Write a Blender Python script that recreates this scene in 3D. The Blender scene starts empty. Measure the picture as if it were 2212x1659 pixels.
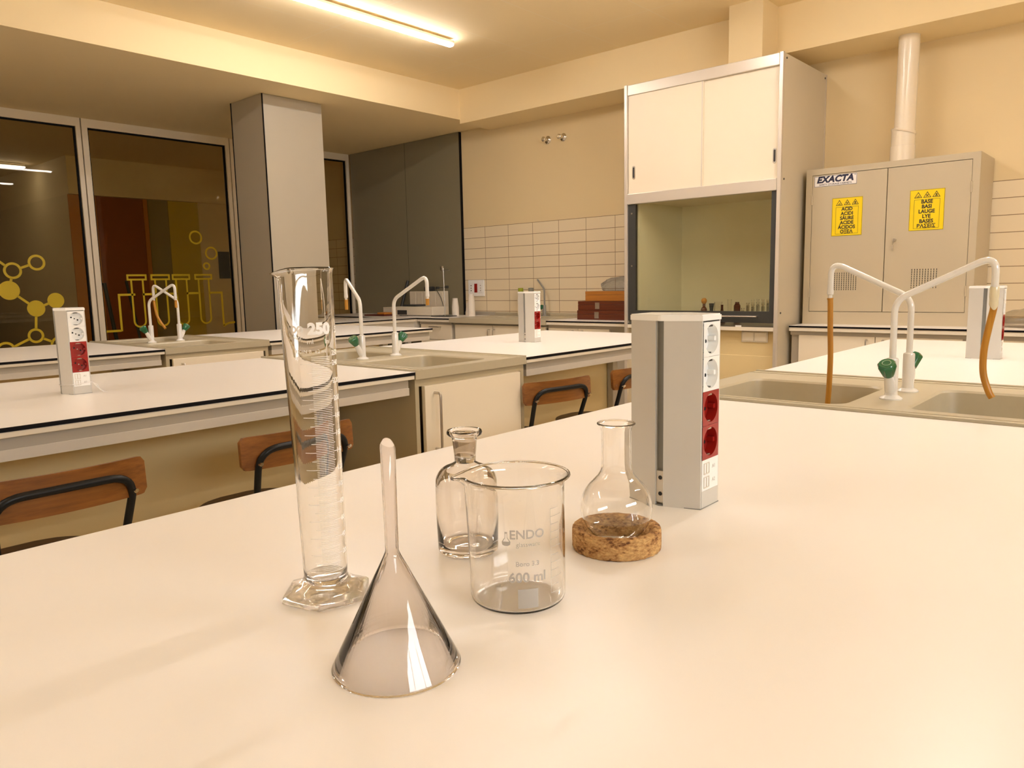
import bpy, bmesh, math, random
from mathutils import Vector, Matrix
random.seed(7)
PI = math.pi
SC = bpy.context.scene
COL = SC.collection
B = 0.9                      # bench height

# ------------------------------------------------------------------ camera
cam_d = bpy.data.cameras.new('camera')
cam = bpy.data.objects.new('camera', cam_d)
COL.objects.link(cam)
cam_d.sensor_width = 36.0
cam_d.lens = 1635.8 * 36.0 / 2212.0
cam_d.clip_start = 0.02
yaw, pitch, roll = -0.721077, -0.132644, -0.0212362
fw = Vector((math.sin(yaw) * math.cos(pitch), math.cos(yaw) * math.cos(pitch), math.sin(pitch)))
rt = Vector((math.cos(yaw), -math.sin(yaw), 0))
up = rt.cross(fw)
rt2 = rt * math.cos(roll) + up * math.sin(roll)
up2 = -rt * math.sin(roll) + up * math.cos(roll)
M3 = Matrix((rt2, up2, -fw)).transposed()
cam.matrix_world = Matrix.Translation((0, 0, 1.2)) @ M3.to_4x4()
SC.camera = cam

# ------------------------------------------------------------------ world, exposure
w = bpy.data.worlds.new('world'); SC.world = w
w.use_nodes = True
w.node_tree.nodes['Background'].inputs[0].default_value = (0.9, 0.75, 0.5, 1)
w.node_tree.nodes['Background'].inputs[1].default_value = 0.05
SC.view_settings.view_transform = 'Standard'
SC.view_settings.look = 'None'
SC.view_settings.gamma = 1.0
SC.view_settings.use_curve_mapping = False
SC.view_settings.exposure = 0.26
cy = SC.cycles
cy.use_denoising = True
cy.max_bounces = 14
cy.diffuse_bounces = 5
cy.glossy_bounces = 5
cy.transmission_bounces = 12
cy.transparent_max_bounces = 24
cy.sample_clamp_indirect = 0.0
cy.blur_glossy = 0.3
cy.use_adaptive_sampling = True
cy.adaptive_threshold = 0.035
LAMP = (1.0, 0.93, 0.91)
LAMP_POWER = 56.0

# ------------------------------------------------------------------ materials
def lin(c):
    return tuple(((v / 255 + 0.055) / 1.055) ** 2.4 if v / 255 > 0.04045 else v / 255 / 12.92 for v in c)

def mat(name, col, rough=0.5, metal=0.0, noise=0.0, nscale=8.0, bump=0.0, bscale=200.0, spec=0.5, coat=0.0):
    m = bpy.data.materials.new(name); m.use_nodes = True
    nt = m.node_tree; b = nt.nodes['Principled BSDF']
    b.inputs['Base Color'].default_value = (*col, 1)
    b.inputs['Roughness'].default_value = rough
    b.inputs['Metallic'].default_value = metal
    b.inputs['Specular IOR Level'].default_value = spec
    b.inputs['Coat Weight'].default_value = coat
    tc = nt.nodes.new('ShaderNodeTexCoord')
    n = nt.nodes.new('ShaderNodeTexNoise'); n.inputs['Scale'].default_value = nscale; n.inputs['Detail'].default_value = 4
    nt.links.new(tc.outputs['Object'], n.inputs['Vector'])
    mx = nt.nodes.new('ShaderNodeMix'); mx.data_type = 'RGBA'
    k = 1 - (noise or 0.015)
    mx.inputs[6].default_value = (*[c * k for c in col], 1)
    mx.inputs[7].default_value = (*[min(1, c * (2 - k)) for c in col], 1)
    nt.links.new(n.outputs['Fac'], mx.inputs[0])
    nt.links.new(mx.outputs[2], b.inputs['Base Color'])
    if bump:
        n2 = nt.nodes.new('ShaderNodeTexNoise'); n2.inputs['Scale'].default_value = bscale
        nt.links.new(tc.outputs['Object'], n2.inputs['Vector'])
        bp = nt.nodes.new('ShaderNodeBump'); bp.inputs['Strength'].default_value = bump; bp.inputs['Distance'].default_value = 0.002
        nt.links.new(n2.outputs['Fac'], bp.inputs['Height'])
        nt.links.new(bp.outputs['Normal'], b.inputs['Normal'])
    return m

def N(nt, t, **kw):
    n = nt.nodes.new(t)
    for k, v in kw.items(): setattr(n, k, v)
    return n

def wood(name, c1, c2, rough=0.4, axis=1, sc=1.0):
    m = mat(name, c1, rough)
    nt = m.node_tree; b = nt.nodes['Principled BSDF']
    tc = N(nt, 'ShaderNodeTexCoord'); mp = N(nt, 'ShaderNodeMapping')
    s = [40 * sc] * 3; s[axis] = 2.2 * sc
    mp.inputs['Scale'].default_value = s
    nt.links.new(tc.outputs['Object'], mp.inputs['Vector'])
    n = N(nt, 'ShaderNodeTexNoise'); n.inputs['Scale'].default_value = 1.6; n.inputs['Detail'].default_value = 8; n.inputs['Roughness'].default_value = 0.65
    nt.links.new(mp.outputs['Vector'], n.inputs['Vector'])
    r = N(nt, 'ShaderNodeValToRGB')
    r.color_ramp.elements[0].position = 0.3; r.color_ramp.elements[0].color = (*c2, 1)
    r.color_ramp.elements[1].position = 0.68; r.color_ramp.elements[1].color = (*c1, 1)
    nt.links.new(n.outputs['Fac'], r.inputs['Fac'])
    nt.links.new(r.outputs['Color'], b.inputs['Base Color'])
    return m

def thin_glass(name, tint=(0.985, 0.98, 0.97), edge=(0.62, 0.56, 0.48), blend=4.0, refl=1.0, rough=0.01):
    """a clear glass wall: passes light straight, darkens and mirrors towards grazing angles"""
    m = bpy.data.materials.new(name); m.use_nodes = True
    nt = m.node_tree; nt.nodes.clear()
    out = N(nt, 'ShaderNodeOutputMaterial')
    lw = N(nt, 'ShaderNodeLayerWeight'); lw.inputs['Blend'].default_value = 0.5     # facing = 1 - |cos|
    mx = N(nt, 'ShaderNodeMix', data_type='RGBA')
    mx.inputs[6].default_value = (*tint, 1); mx.inputs[7].default_value = (*edge, 1)
    pw = N(nt, 'ShaderNodeMath', operation='POWER'); pw.inputs[1].default_value = blend
    nt.links.new(lw.outputs['Facing'], pw.inputs[0]); nt.links.new(pw.outputs[0], mx.inputs[0])
    tr = N(nt, 'ShaderNodeBsdfTransparent'); nt.links.new(mx.outputs[2], tr.inputs['Color'])
    gl = N(nt, 'ShaderNodeBsdfGlossy'); gl.inputs['Roughness'].default_value = rough; gl.inputs['Color'].default_value = (1, 1, 1, 1)
    p5 = N(nt, 'ShaderNodeMath', operation='POWER'); p5.inputs[1].default_value = 5
    nt.links.new(lw.outputs['Facing'], p5.inputs[0])
    ml = N(nt, 'ShaderNodeMath', operation='MULTIPLY_ADD'); ml.inputs[1].default_value = .75 * refl; ml.inputs[2].default_value = .04 * refl; ml.use_clamp = True
    nt.links.new(p5.outputs[0], ml.inputs[0])
    ms = N(nt, 'ShaderNodeMixShader')
    nt.links.new(ml.outputs[0], ms.inputs[0]); nt.links.new(tr.outputs[0], ms.inputs[1]); nt.links.new(gl.outputs[0], ms.inputs[2])
    nt.links.new(ms.outputs[0], out.inputs[0])
    return m

def real_glass(name, tint=(0.99, 0.985, 0.975), ior=1.46, clear=0.0, rough=0.0):
    """dielectric wall, optionally with a share of light that passes straight through"""
    m = bpy.data.materials.new(name); m.use_nodes = True
    nt = m.node_tree; nt.nodes.clear()
    out = N(nt, 'ShaderNodeOutputMaterial')
    g = N(nt, 'ShaderNodeBsdfGlass'); g.inputs['Color'].default_value = (*tint, 1); g.inputs['IOR'].default_value = ior; g.inputs['Roughness'].default_value = rough
    tr = N(nt, 'ShaderNodeBsdfTransparent'); tr.inputs['Color'].default_value = (*tint, 1)
    ms = N(nt, 'ShaderNodeMixShader'); ms.inputs[0].default_value = clear
    nt.links.new(g.outputs[0], ms.inputs[1]); nt.links.new(tr.outputs[0], ms.inputs[2]); nt.links.new(ms.outputs[0], out.inputs[0])
    return m

def emis(name, col, s):
    m = bpy.data.materials.new(name); m.use_nodes = True
    nt = m.node_tree; nt.nodes.clear()
    o = N(nt, 'ShaderNodeOutputMaterial'); e = N(nt, 'ShaderNodeEmission')
    e.inputs[0].default_value = (*col, 1); e.inputs[1].default_value = s
    nt.links.new(e.outputs[0], o.inputs[0]); return m

M = {}
M['paint'] = mat('wall_paint', (0.80, 0.65, 0.385), 0.7, noise=0.02, nscale=1.5, bump=0.15, bscale=300)
M['ceil'] = mat('ceiling_paint', (0.88, 0.72, 0.43), 0.8, noise=0.02, nscale=1.5)
M['top'] = mat('bench_white', (0.90, 0.86, 0.81), 0.30, noise=0.015, nscale=3, spec=0.25)
M['black'] = mat('black_core', (0.005, 0.004, 0.005), 0.6, spec=0.15)
M['cream'] = mat('cream_trim', (0.80, 0.72, 0.58), 0.45)
M['alu'] = mat('grey_metal', (0.46, 0.42, 0.35), 0.42, metal=0.25)
M['alu2'] = mat('light_grey_metal', (0.66, 0.61, 0.53), 0.38, metal=0.2)
M['anod'] = mat('anodised_aluminium', (0.70, 0.64, 0.56), 0.35, metal=0.45)
M['panel'] = mat('cream_panel', (0.76, 0.60, 0.31), 0.5)
M['white'] = mat('white_laminate', (0.85, 0.755, 0.59), 0.4)
M['sink'] = mat('sink_resin', (0.50, 0.44, 0.31), 0.35, noise=0.03, nscale=60)
M['plastic'] = mat('white_plastic', (0.95, 0.95, 0.93), 0.25, coat=0.3)
M['fauc'] = mat('grey_white_enamel', (0.80, 0.78, 0.74), 0.2, coat=0.6)
M['green'] = mat('green_knob', (0.008, 0.13, 0.045), 0.2, coat=0.6)
M['ring'] = mat('pale_reflection_ring', (0.35, 0.55, 0.35), 0.25, coat=0.5)
M['red'] = mat('red_plastic', (0.34, 0.011, 0.007), 0.3, coat=0.2)
M['dark'] = mat('dark_hole', (0.01, 0.01, 0.01), 0.6)
M['rubber'] = wood('orange_rubber', (0.60, 0.29, 0.028), (0.38, 0.15, 0.012), 0.35, axis=2, sc=.8)
M['chrome'] = mat('chrome', (0.75, 0.72, 0.68), 0.15, metal=1.0)
M['steel'] = mat('brushed_steel', (0.6, 0.56, 0.5), 0.3, metal=1.0)
M['cork'] = None
M['towerg'] = mat('tower_grey', (0.62, 0.60, 0.555), 0.36, metal=0.1, noise=0.03, nscale=20)
M['tube'] = mat('black_tube', (0.008, 0.008, 0.008), 0.38, spec=.3)
M['slot'] = mat('dark_slot', (0.24, 0.24, 0.225), 0.5)
M['carcass'] = mat('beige_carcass', (0.50, 0.42, 0.27), .45)
M['wood'] = wood('brown_plywood', (0.32, 0.125, 0.026), (0.155, 0.052, 0.011), 0.3, axis=1)
M['seat'] = wood('dark_plywood', (0.16, 0.09, 0.05), (0.09, 0.05, 0.03), 0.4, axis=1)
M['grey'] = mat('grey_cladding', (0.43, 0.38, 0.29), 0.35, spec=0.35)
M['grey_shaded'] = mat('shaded_grey_cladding', (0.26, 0.23, 0.15), 0.4, spec=0.3)  # pillar grey darkened, shade of the rear panel put into the colour
M['floor'] = mat('floor_vinyl', (0.70, 0.60, 0.43), 0.4, noise=0.08, nscale=5)
M['cab'] = mat('beige_steel', (0.54, 0.46, 0.32), 0.45, bump=0.1, bscale=400)
M['charcoal'] = mat('charcoal_frame', (0.045, 0.045, 0.042), 0.4)
M['yellow'] = mat('yellow_label', (0.90, 0.66, 0.0), 0.4)
M['ink'] = mat('dark_print', (0.02, 0.02, 0.015), 0.5)
M['navy'] = mat('navy_print', (0.01, 0.012, 0.05), 0.5)
M['label'] = mat('white_label', (0.85, 0.82, 0.8), 0.4)
M['vinyl'] = mat('yellow_vinyl', (0.62, 0.44, 0.0), 0.5)
M['pvc'] = mat('pvc_pipe', (0.86, 0.77, 0.62), 0.25, coat=0.3)
M['paper'] = mat('paper_cup', (0.85, 0.78, 0.68), 0.6)
M['bwood'] = wood('red_brown_box', (0.16, 0.035, 0.01), (0.09, 0.018, 0.006), 0.35, axis=0)
M['bwood2'] = wood('honey_box', (0.50, 0.20, 0.03), (0.36, 0.13, 0.02), 0.35, axis=0)
M['glass'] = real_glass('lab_glass')
M['glassf'] = real_glass('funnel_glass', (.96,.945,.935))
M['footg'] = real_glass('foot_glass', (.99,.985,.98), clear=.25)
M['bottleg'] = real_glass('bottle_glass', (.965,.95,.93))
M['pane'] = thin_glass('window_pane', (0.86, 0.83, 0.72), (0.4, 0.38, 0.3), 4, refl=0.25)
M['sash'] = thin_glass('sash_pane', (0.95, 0.94, 0.86), (0.6, 0.6, 0.5), 4, refl=0.5)
M['film'] = thin_glass('clear_film', (0.88, 0.86, 0.82), (0.6, 0.6, 0.58), 2, rough=0.15)
M['amber'] = thin_glass('amber_glass', (0.35, 0.1, 0.02), (0.1, 0.02, 0.01), 2)
M['frost'] = mat('white_print', (0.93, 0.90, 0.86), 0.5)
M['greyprint'] = mat('pale_grey_print', (0.47, 0.44, 0.40), 0.6)
M['lamp'] = emis('lamp_diffuser', LAMP, LAMP_POWER)
M['daylight'] = emis('daylit_frosted_pane', (0.86, 0.93, 1.0), 16.0)
M['orange'] = mat('orange_wall', (0.55, 0.20, 0.015), 0.6)
M['orange2'] = mat('dark_orange_door', (0.30, 0.07, 0.006), 0.5)
M['yellow2'] = mat('yellow_wall', (0.62, 0.45, 0.02), 0.6)
M['olive'] = mat('olive_door', (0.30, 0.23, 0.07), 0.5)

def cork():
    m = mat('cork', (0.4, 0.2, 0.08), 0.85)
    nt = m.node_tree; b = nt.nodes['Principled BSDF']
    tc = N(nt, 'ShaderNodeTexCoord')
    n1 = N(nt, 'ShaderNodeTexNoise'); n1.inputs['Scale'].default_value = 170; n1.inputs['Detail'].default_value = 6; n1.inputs['Roughness'].default_value = 0.7
    mp = N(nt, 'ShaderNodeMapping'); mp.inputs['Scale'].default_value = (1, 1, 2.2)
    v = N(nt, 'ShaderNodeTexVoronoi'); v.inputs['Scale'].default_value = 190
    n3 = N(nt, 'ShaderNodeTexNoise'); n3.inputs['Scale'].default_value = 38; n3.inputs['Detail'].default_value = 3
    nt.links.new(tc.outputs['Object'], mp.inputs['Vector'])
    for n in (n1, v, n3): nt.links.new(mp.outputs['Vector'], n.inputs['Vector'])
    r = N(nt, 'ShaderNodeValToRGB')
    e = r.color_ramp.elements
    e[0].position = 0.40; e[0].color = (0.16, 0.055, 0.014, 1)
    e[1].position = 0.60; e[1].color = (0.80, 0.50, 0.20, 1)
    x = r.color_ramp.elements.new(0.47); x.color = (0.50, 0.25, 0.08, 1)
    a = N(nt, 'ShaderNodeMath', operation='ADD')
    s1 = N(nt, 'ShaderNodeMath', operation='MULTIPLY'); s1.inputs[1].default_value = 0.62
    s2 = N(nt, 'ShaderNodeMath', operation='MULTIPLY'); s2.inputs[1].default_value = 0.38
    nt.links.new(n1.outputs['Fac'], s1.inputs[0]); nt.links.new(n3.outputs['Fac'], s2.inputs[0])
    nt.links.new(s1.outputs[0], a.inputs[0]); nt.links.new(s2.outputs[0], a.inputs[1])
    nt.links.new(a.outputs[0], r.inputs['Fac'])
    mx = N(nt, 'ShaderNodeMix', data_type='RGBA', blend_type='MULTIPLY'); mx.inputs[0].default_value = 0.25
    nt.links.new(r.outputs['Color'], mx.inputs[6]); vr = N(nt, 'ShaderNodeMapRange'); vr.inputs['From Max'].default_value = .6; vr.inputs['To Min'].default_value = 1.0; vr.inputs['To Max'].default_value = .25
    nt.links.new(v.outputs['Distance'], vr.inputs['Value']); nt.links.new(vr.outputs[0], mx.inputs[7])
    nt.links.new(mx.outputs[2], b.inputs['Base Color'])
    bp = N(nt, 'ShaderNodeBump'); bp.inputs['Strength'].default_value = 0.8; bp.inputs['Distance'].default_value = 0.002
    nt.links.new(a.outputs[0], bp.inputs['Height']); nt.links.new(bp.outputs['Normal'], b.inputs['Normal'])
    return m
M['cork'] = cork()

def tile_mat():
    """painted wall with a field of 29 x 10 cm tiles below 1.73 m"""
    m = mat('tiled_wall', (0.80, 0.65, 0.385), 0.6)
    nt = m.node_tree; b = nt.nodes['Principled BSDF']
    tc = N(nt, 'ShaderNodeTexCoord'); sp = N(nt, 'ShaderNodeSeparateXYZ')
    nt.links.new(tc.outputs['Object'], sp.inputs[0])
    def line(sock, off, pitch, wd):
        a = N(nt, 'ShaderNodeMath', operation='SUBTRACT'); a.inputs[1].default_value = off - 50 * pitch - pitch / 2
        nt.links.new(sock, a.inputs[0])
        mo = N(nt, 'ShaderNodeMath', operation='MODULO'); mo.inputs[1].default_value = pitch
        nt.links.new(a.outputs[0], mo.inputs[0])
        s = N(nt, 'ShaderNodeMath', operation='SUBTRACT'); s.inputs[1].default_value = pitch / 2
        nt.links.new(mo.outputs[0], s.inputs[0])
        ab = N(nt, 'ShaderNodeMath', operation='ABSOLUTE'); nt.links.new(s.outputs[0], ab.inputs[0])
        lt = N(nt, 'ShaderNodeMath', operation='LESS_THAN'); lt.inputs[1].default_value = wd / 2
        nt.links.new(ab.outputs[0], lt.inputs[0]); return lt.outputs[0]
    lx = line(sp.outputs['X'], -4.975, 0.292, 0.0042); lz = line(sp.outputs['Z'], 1.732, 0.0992, 0.0042)
    mxx = N(nt, 'ShaderNodeMath', operation='MAXIMUM'); nt.links.new(lx, mxx.inputs[0]); nt.links.new(lz, mxx.inputs[1])
    be = N(nt, 'ShaderNodeMath', operation='LESS_THAN'); be.inputs[1].default_value = 1.734
    nt.links.new(sp.outputs['Z'], be.inputs[0])
    g = N(nt, 'ShaderNodeMath', operation='MULTIPLY'); nt.links.new(mxx.outputs[0], g.inputs[0]); nt.links.new(be.outputs[0], g.inputs[1])
    c1 = N(nt, 'ShaderNodeMix', data_type='RGBA')
    c1.inputs[6].default_value = (0.80, 0.65, 0.385, 1); c1.inputs[7].default_value = (0.85, 0.73, 0.52, 1)
    nt.links.new(be.outputs[0], c1.inputs[0])
    c2 = N(nt, 'ShaderNodeMix', data_type='RGBA'); c2.inputs[7].default_value = (0.30, 0.19, 0.09, 1)
    nt.links.new(c1.outputs[2], c2.inputs[6]); nt.links.new(g.outputs[0], c2.inputs[0])
    nt.links.new(c2.outputs[2], b.inputs['Base Color'])
    rr = N(nt, 'ShaderNodeMapRange'); rr.inputs['To Min'].default_value = 0.7; rr.inputs['To Max'].default_value = 0.3
    nt.links.new(be.outputs[0], rr.inputs['Value']); nt.links.new(rr.outputs[0], b.inputs['Roughness'])
    bp = N(nt, 'ShaderNodeBump'); bp.invert = True; bp.inputs['Strength'].default_value = 0.5; bp.inputs['Distance'].default_value = 0.002
    nt.links.new(g.outputs[0], bp.inputs['Height']); nt.links.new(bp.outputs['Normal'], b.inputs['Normal'])
    return m
M['tile'] = tile_mat()

def ceil_mat():
    m = mat('ceiling_boards', (0.91, 0.75, 0.46), 0.8)
    nt = m.node_tree; b = nt.nodes['Principled BSDF']
    tc = N(nt, 'ShaderNodeTexCoord')
    br = N(nt, 'ShaderNodeTexBrick'); br.offset = 0.0
    br.inputs['Scale'].default_value = 1.0; br.inputs['Mortar Size'].default_value = 0.003; br.inputs['Mortar Smooth'].default_value = 0.3
    br.inputs['Brick Width'].default_value = 0.55; br.inputs['Row Height'].default_value = 1.2
    br.inputs['Color1'].default_value = (0.91, 0.75, 0.46, 1); br.inputs['Color2'].default_value = (0.90, 0.74, 0.455, 1)
    br.inputs['Mortar'].default_value = (0.92, 0.80, 0.57, 1)
    mp = N(nt, 'ShaderNodeMapping'); mp.inputs['Location'].default_value = (10 + 2.9 - 0.45 + .1, 10 - 3.95 + .35 - .05 + 1.25, 0)
    nt.links.new(tc.outputs['Object'], mp.inputs['Vector']); nt.links.new(mp.outputs['Vector'], br.inputs['Vector'])
    nt.links.new(br.outputs['Color'], b.inputs['Base Color'])
    return m
M['ceil2'] = ceil_mat()

# ------------------------------------------------------------------ geometry helpers
def bmn(): return bmesh.new()

def box(bm, x0, x1, y0, y1, z0, z1, bev=0.0, seg=2):
    r = bmesh.ops.create_cube(bm, size=1.0)
    vs = r['verts']
    for v in vs:
        v.co = Vector(((x0 + x1) / 2 + v.co.x * (x1 - x0), (y0 + y1) / 2 + v.co.y * (y1 - y0), (z0 + z1) / 2 + v.co.z * (z1 - z0)))
    if bev > 0:
        es = list({e for v in vs for e in v.link_edges})
        bmesh.ops.bevel(bm, geom=es, offset=bev, segments=seg, affect='EDGES', profile=0.5)
    return bm

def prism(bm, poly, z0, z1, bev=0.0):
    lo = [bm.verts.new((x, y, z0)) for x, y in poly]
    hi = [bm.verts.new((x, y, z1)) for x, y in poly]
    n = len(poly)
    bm.faces.new(hi); bm.faces.new(lo[::-1])
    for i in range(n):
        bm.faces.new((lo[i], lo[(i + 1) % n], hi[(i + 1) % n], hi[i]))
    if bev:
        es = [e for e in bm.edges if all(v in hi for v in e.verts)]
        bmesh.ops.bevel(bm, geom=es, offset=bev, segments=2, affect='EDGES')
    return bm

def tube(bm, pts, r, seg=12, cap=True):
    pts = [Vector(p) for p in pts]
    n = len(pts)
    rs = r if isinstance(r, (list, tuple)) else [r] * n
    t0 = (pts[1] - pts[0]).normalized()
    a = Vector((0, 0, 1)) if abs(t0.z) < 0.9 else Vector((1, 0, 0))
    u = t0.cross(a).normalized()
    rings = []
    for i in range(n):
        if i == 0: t = t0
        elif i == n - 1: t = (pts[-1] - pts[-2]).normalized()
        else: t = ((pts[i + 1] - pts[i]).normalized() + (pts[i] - pts[i - 1]).normalized()).normalized()
        u = (u - t * u.dot(t)).normalized(); v = t.cross(u)
        rings.append([bm.verts.new(pts[i] + (u * math.cos(2 * PI * k / seg) + v * math.sin(2 * PI * k / seg)) * rs[i]) for k in range(seg)])
    for i in range(n - 1):
        for k in range(seg):
            bm.faces.new((rings[i][k], rings[i][(k + 1) % seg], rings[i + 1][(k + 1) % seg], rings[i + 1][k]))
    if cap:
        bm.faces.new(rings[0][::-1]); bm.faces.new(rings[-1])
    return bm

def rounded(pts, rad, seg=6):
    pts = [Vector(p) for p in pts]
    out = [pts[0]]
    for i in range(1, len(pts) - 1):
        a, b, c = pts[i - 1], pts[i], pts[i + 1]
        d1 = (a - b); d2 = (c - b)
        r = min(rad[i - 1] if isinstance(rad, (list, tuple)) else rad, d1.length * .49, d2.length * .49)
        p1 = b + d1.normalized() * r; p2 = b + d2.normalized() * r
        for k in range(seg + 1):
            t = k / seg
            out.append(p1 * (1 - t) ** 2 + b * 2 * t * (1 - t) + p2 * t * t)
    out.append(pts[-1]); return out

def lathe(bm, prof, seg=48, closed=False):
    """prof: (r, z) list; closed joins last to first"""
    rings = []
    for r, z in prof:
        if r < 1e-6: rings.append([bm.verts.new((0, 0, z))])
        else: rings.append([bm.verts.new((r * math.cos(2 * PI * k / seg), r * math.sin(2 * PI * k / seg), z)) for k in range(seg)])
    pairs = list(zip(rings, rings[1:])) + ([(rings[-1], rings[0])] if closed else [])
    for a, b in pairs:
        for k in range(seg):
            k2 = (k + 1) % seg
            if len(a) == 1 and len(b) == 1: break
            if len(a) == 1: bm.faces.new((a[0], b[k2], b[k]))
            elif len(b) == 1: bm.faces.new((a[k], a[k2], b[0]))
            else: bm.faces.new((a[k], a[k2], b[k2], b[k]))
    return bm

def smooth_prof(p, it=2):
    for _ in range(it):
        q = [p[0]]
        for a, b in zip(p, p[1:]):
            q.append((a[0] * .75 + b[0] * .25, a[1] * .75 + b[1] * .25)); q.append((a[0] * .25 + b[0] * .75, a[1] * .25 + b[1] * .75))
        q.append(p[-1]); p = q
    return p

def shell(outer, t, tb=None):
    """closed wall profile from an outer profile running bottom centre -> rim"""
    tb = tb or t
    inner = []
    n = len(outer)
    for i, (r, z) in enumerate(outer):
        a = outer[max(0, i - 1)]; b = outer[min(n - 1, i + 1)]
        dx, dz = b[0] - a[0], b[1] - a[1]; L = math.hypot(dx, dz) or 1
        nx, nz = -dz / L, dx / L
        inner.append((max(0.0, r + nx * t), z + nz * (tb if abs(nz) > 0.7 and z < outer[0][1] + 0.01 else t)))
    inner[0] = (0.0, outer[0][1] + tb)
    return outer + inner[::-1]

def shift(bm, M4):
    bmesh.ops.transform(bm, matrix=M4, verts=bm.verts); return bm

def obj(name, bm, m, parent=None, smooth=False, loc=None, ang=0.6):
    bmesh.ops.recalc_face_normals(bm, faces=bm.faces)
    me = bpy.data.meshes.new(name)
    bm.to_mesh(me); bm.free()
    if isinstance(m, (list, tuple)):
        for x in m: me.materials.append(x)
    else: me.materials.append(m)
    if smooth:
        for p in me.polygons: p.use_smooth = True
        try: me.set_sharp_from_angle(angle=ang)
        except Exception: pass
    o = bpy.data.objects.new(name, me); COL.objects.link(o)
    if parent: o.parent = parent
    if loc: o.location = loc
    return o

def thing(name, label, cat, loc=(0, 0, 0), rotz=0.0, group=None):
    o = bpy.data.objects.new(name, None); COL.objects.link(o)
    o.empty_display_size = 0.05
    o.location = loc; o.rotation_euler = (0, 0, rotz)
    o['label'] = label; o['category'] = cat
    if group: o['group'] = group
    return o

def tag(o, label, cat, group=None):
    o['label'] = label; o['category'] = cat
    if group: o['group'] = group
    return o

def struct(name, bm, m, parent=None, **k):
    o = obj(name, bm, m, parent, **k)
    if not parent: o['kind'] = 'structure'
    return o

def one(bf, *a, **k):
    bm = bmn(); bf(bm, *a, **k); return bm

def dup(root, loc, rotz=None, label=None, group=None):
    def cp(o, par):
        c = o.copy(); COL.objects.link(c)
        if par: c.parent = par
        for ch in o.children: cp(ch, c)
        return c
    r = cp(root, None); r.location = loc
    if rotz is not None: r.rotation_euler = (0, 0, rotz)
    if label: r['label'] = label
    if group: r['group'] = group
    return r

def text_bm(s, size, depth=0.0003, align='CENTER', shear=0.0, bold=0.0, sx=1.0, spacing=1.0, res=3):
    """text in the local XZ plane, reading along +X, facing -Y"""
    c = bpy.data.curves.new('lettering', 'FONT'); c.body = s; c.size = size; c.align_x = align; c.align_y = 'CENTER'
    c.extrude = depth; c.shear = shear; c.offset = bold; c.resolution_u = res; c.space_character = spacing
    o = bpy.data.objects.new('lettering', c); COL.objects.link(o)
    dg = bpy.context.evaluated_depsgraph_get(); dg.update()
    me = bpy.data.meshes.new_from_object(o.evaluated_get(dg))
    bpy.data.objects.remove(o); bpy.data.curves.remove(c)
    bm = bmn(); bm.from_mesh(me); bpy.data.meshes.remove(me)
    for v in bm.verts: v.co = Vector((v.co.x * sx, -v.co.z, v.co.y))
    return bm

def merge(dst, src, M4=None):
    if M4 is not None: bmesh.ops.transform(src, matrix=M4, verts=src.verts)
    me = bpy.data.meshes.new('tmp'); src.to_mesh(me); src.free(); dst.from_mesh(me); bpy.data.meshes.remove(me)

def T(x, y, z): return Matrix.Translation((x, y, z))
def RZ(a): return Matrix.Rotation(a, 4, 'Z')

# ------------------------------------------------------------------ room shell
XL, XR, YF, YB = -7.0, 2.7, -3.6, 5.32
HC, LC, BK = 2.89, 2.635, 2.60          # high ceiling, left low ceiling, back bulkhead underside
struct('floor', one(box, -13.2, XR + .1, YF - .1, YB + .1, -0.08, 0.0), M['floor'])
struct('ceiling', one(box, -4.88, XR + .1, YF - .1, 4.93, HC, HC + .1), M['ceil2'])
struct('wall_back', one(box, -13.2, XR + .1, YB, YB + .12, 0, 3.0), M['tile'])
struct('wall_right', one(box, XR, XR + .12, YF, YB, 0, 3.0), M['paint'])
struct('wall_front', one(box, -13.2, XR + .1, YF - .12, YF, 0, 3.0), M['paint'])
o = struct('trim_1', one(box, -12.6, -4.88, YF, YB, LC, 3.0), M['ceil'])      # low ceiling on the window side
o = struct('trim_2', one(box, -4.88, XR, 4.93, YB, BK, 3.0), M['ceil'])        # bulkhead over the rear counters
# cladding panel on the rear wall, left of the tiles
t = struct('trim_3', one(box, XL + .05, -5.262, 5.296, 5.3195, 0, LC - .004), M['grey_shaded'])
struct('panel_edge', one(box, -5.262, -5.255, 5.292, 5.3195, 0, LC - .004), M['black'], t)
struct('panel_seam', one(box, -6.051, -6.048, 5.2955, 5.297, 0, LC - .004), M['black'], t)
# pillar
pl = struct('wall_pillar', one(box, -5.67, -5.22, 3.20, 3.72, 0, LC - .003), M['grey'])
for nm, x, y in (('corner_joint', -5.224, 3.196), ('corner_joint', -5.674, 3.196)):
    struct(nm, one(box, x, x + .009, y, y + .007, 0, LC - .003), M['black'], pl)
# glazed partition, three windows
def window(i, y0, y1):
    bm = bmn(); z0, z1 = 0.02, LC - .002; f = .07
    box(bm, XL - .04, XL + .03, y0, y1, z1 - f, z1)
    box(bm, XL - .04, XL + .03, y0, y1, z0, z0 + .10)
    box(bm, XL - .04, XL + .03, y0, y0 + .045, z0 + .10, z1 - f)
    box(bm, XL - .04, XL + .03, y1 - .035, y1, z0 + .10, z1 - f)
    w_ = struct('window_%d' % i, bm, M['white'])
    a, b, c, d = y0 + .045, y1 - .035, z0 + .10, z1 - f
    bm = bmn(); g = .012
    box(bm, XL - .012, XL + .012, a, b, d - g, d); box(bm, XL - .012, XL + .012, a, b, c, c + g)
    box(bm, XL - .012, XL + .012, a, a + g, c + g, d - g); box(bm, XL - .012, XL + .012, b - g, b, c + g, d - g)
    struct('gasket', bm, M['black'], w_)
    struct('pane', one(box, XL - .003, XL + .003, a + g, b - g, c + g, d - g), M['pane'], w_)
    return w_
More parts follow.
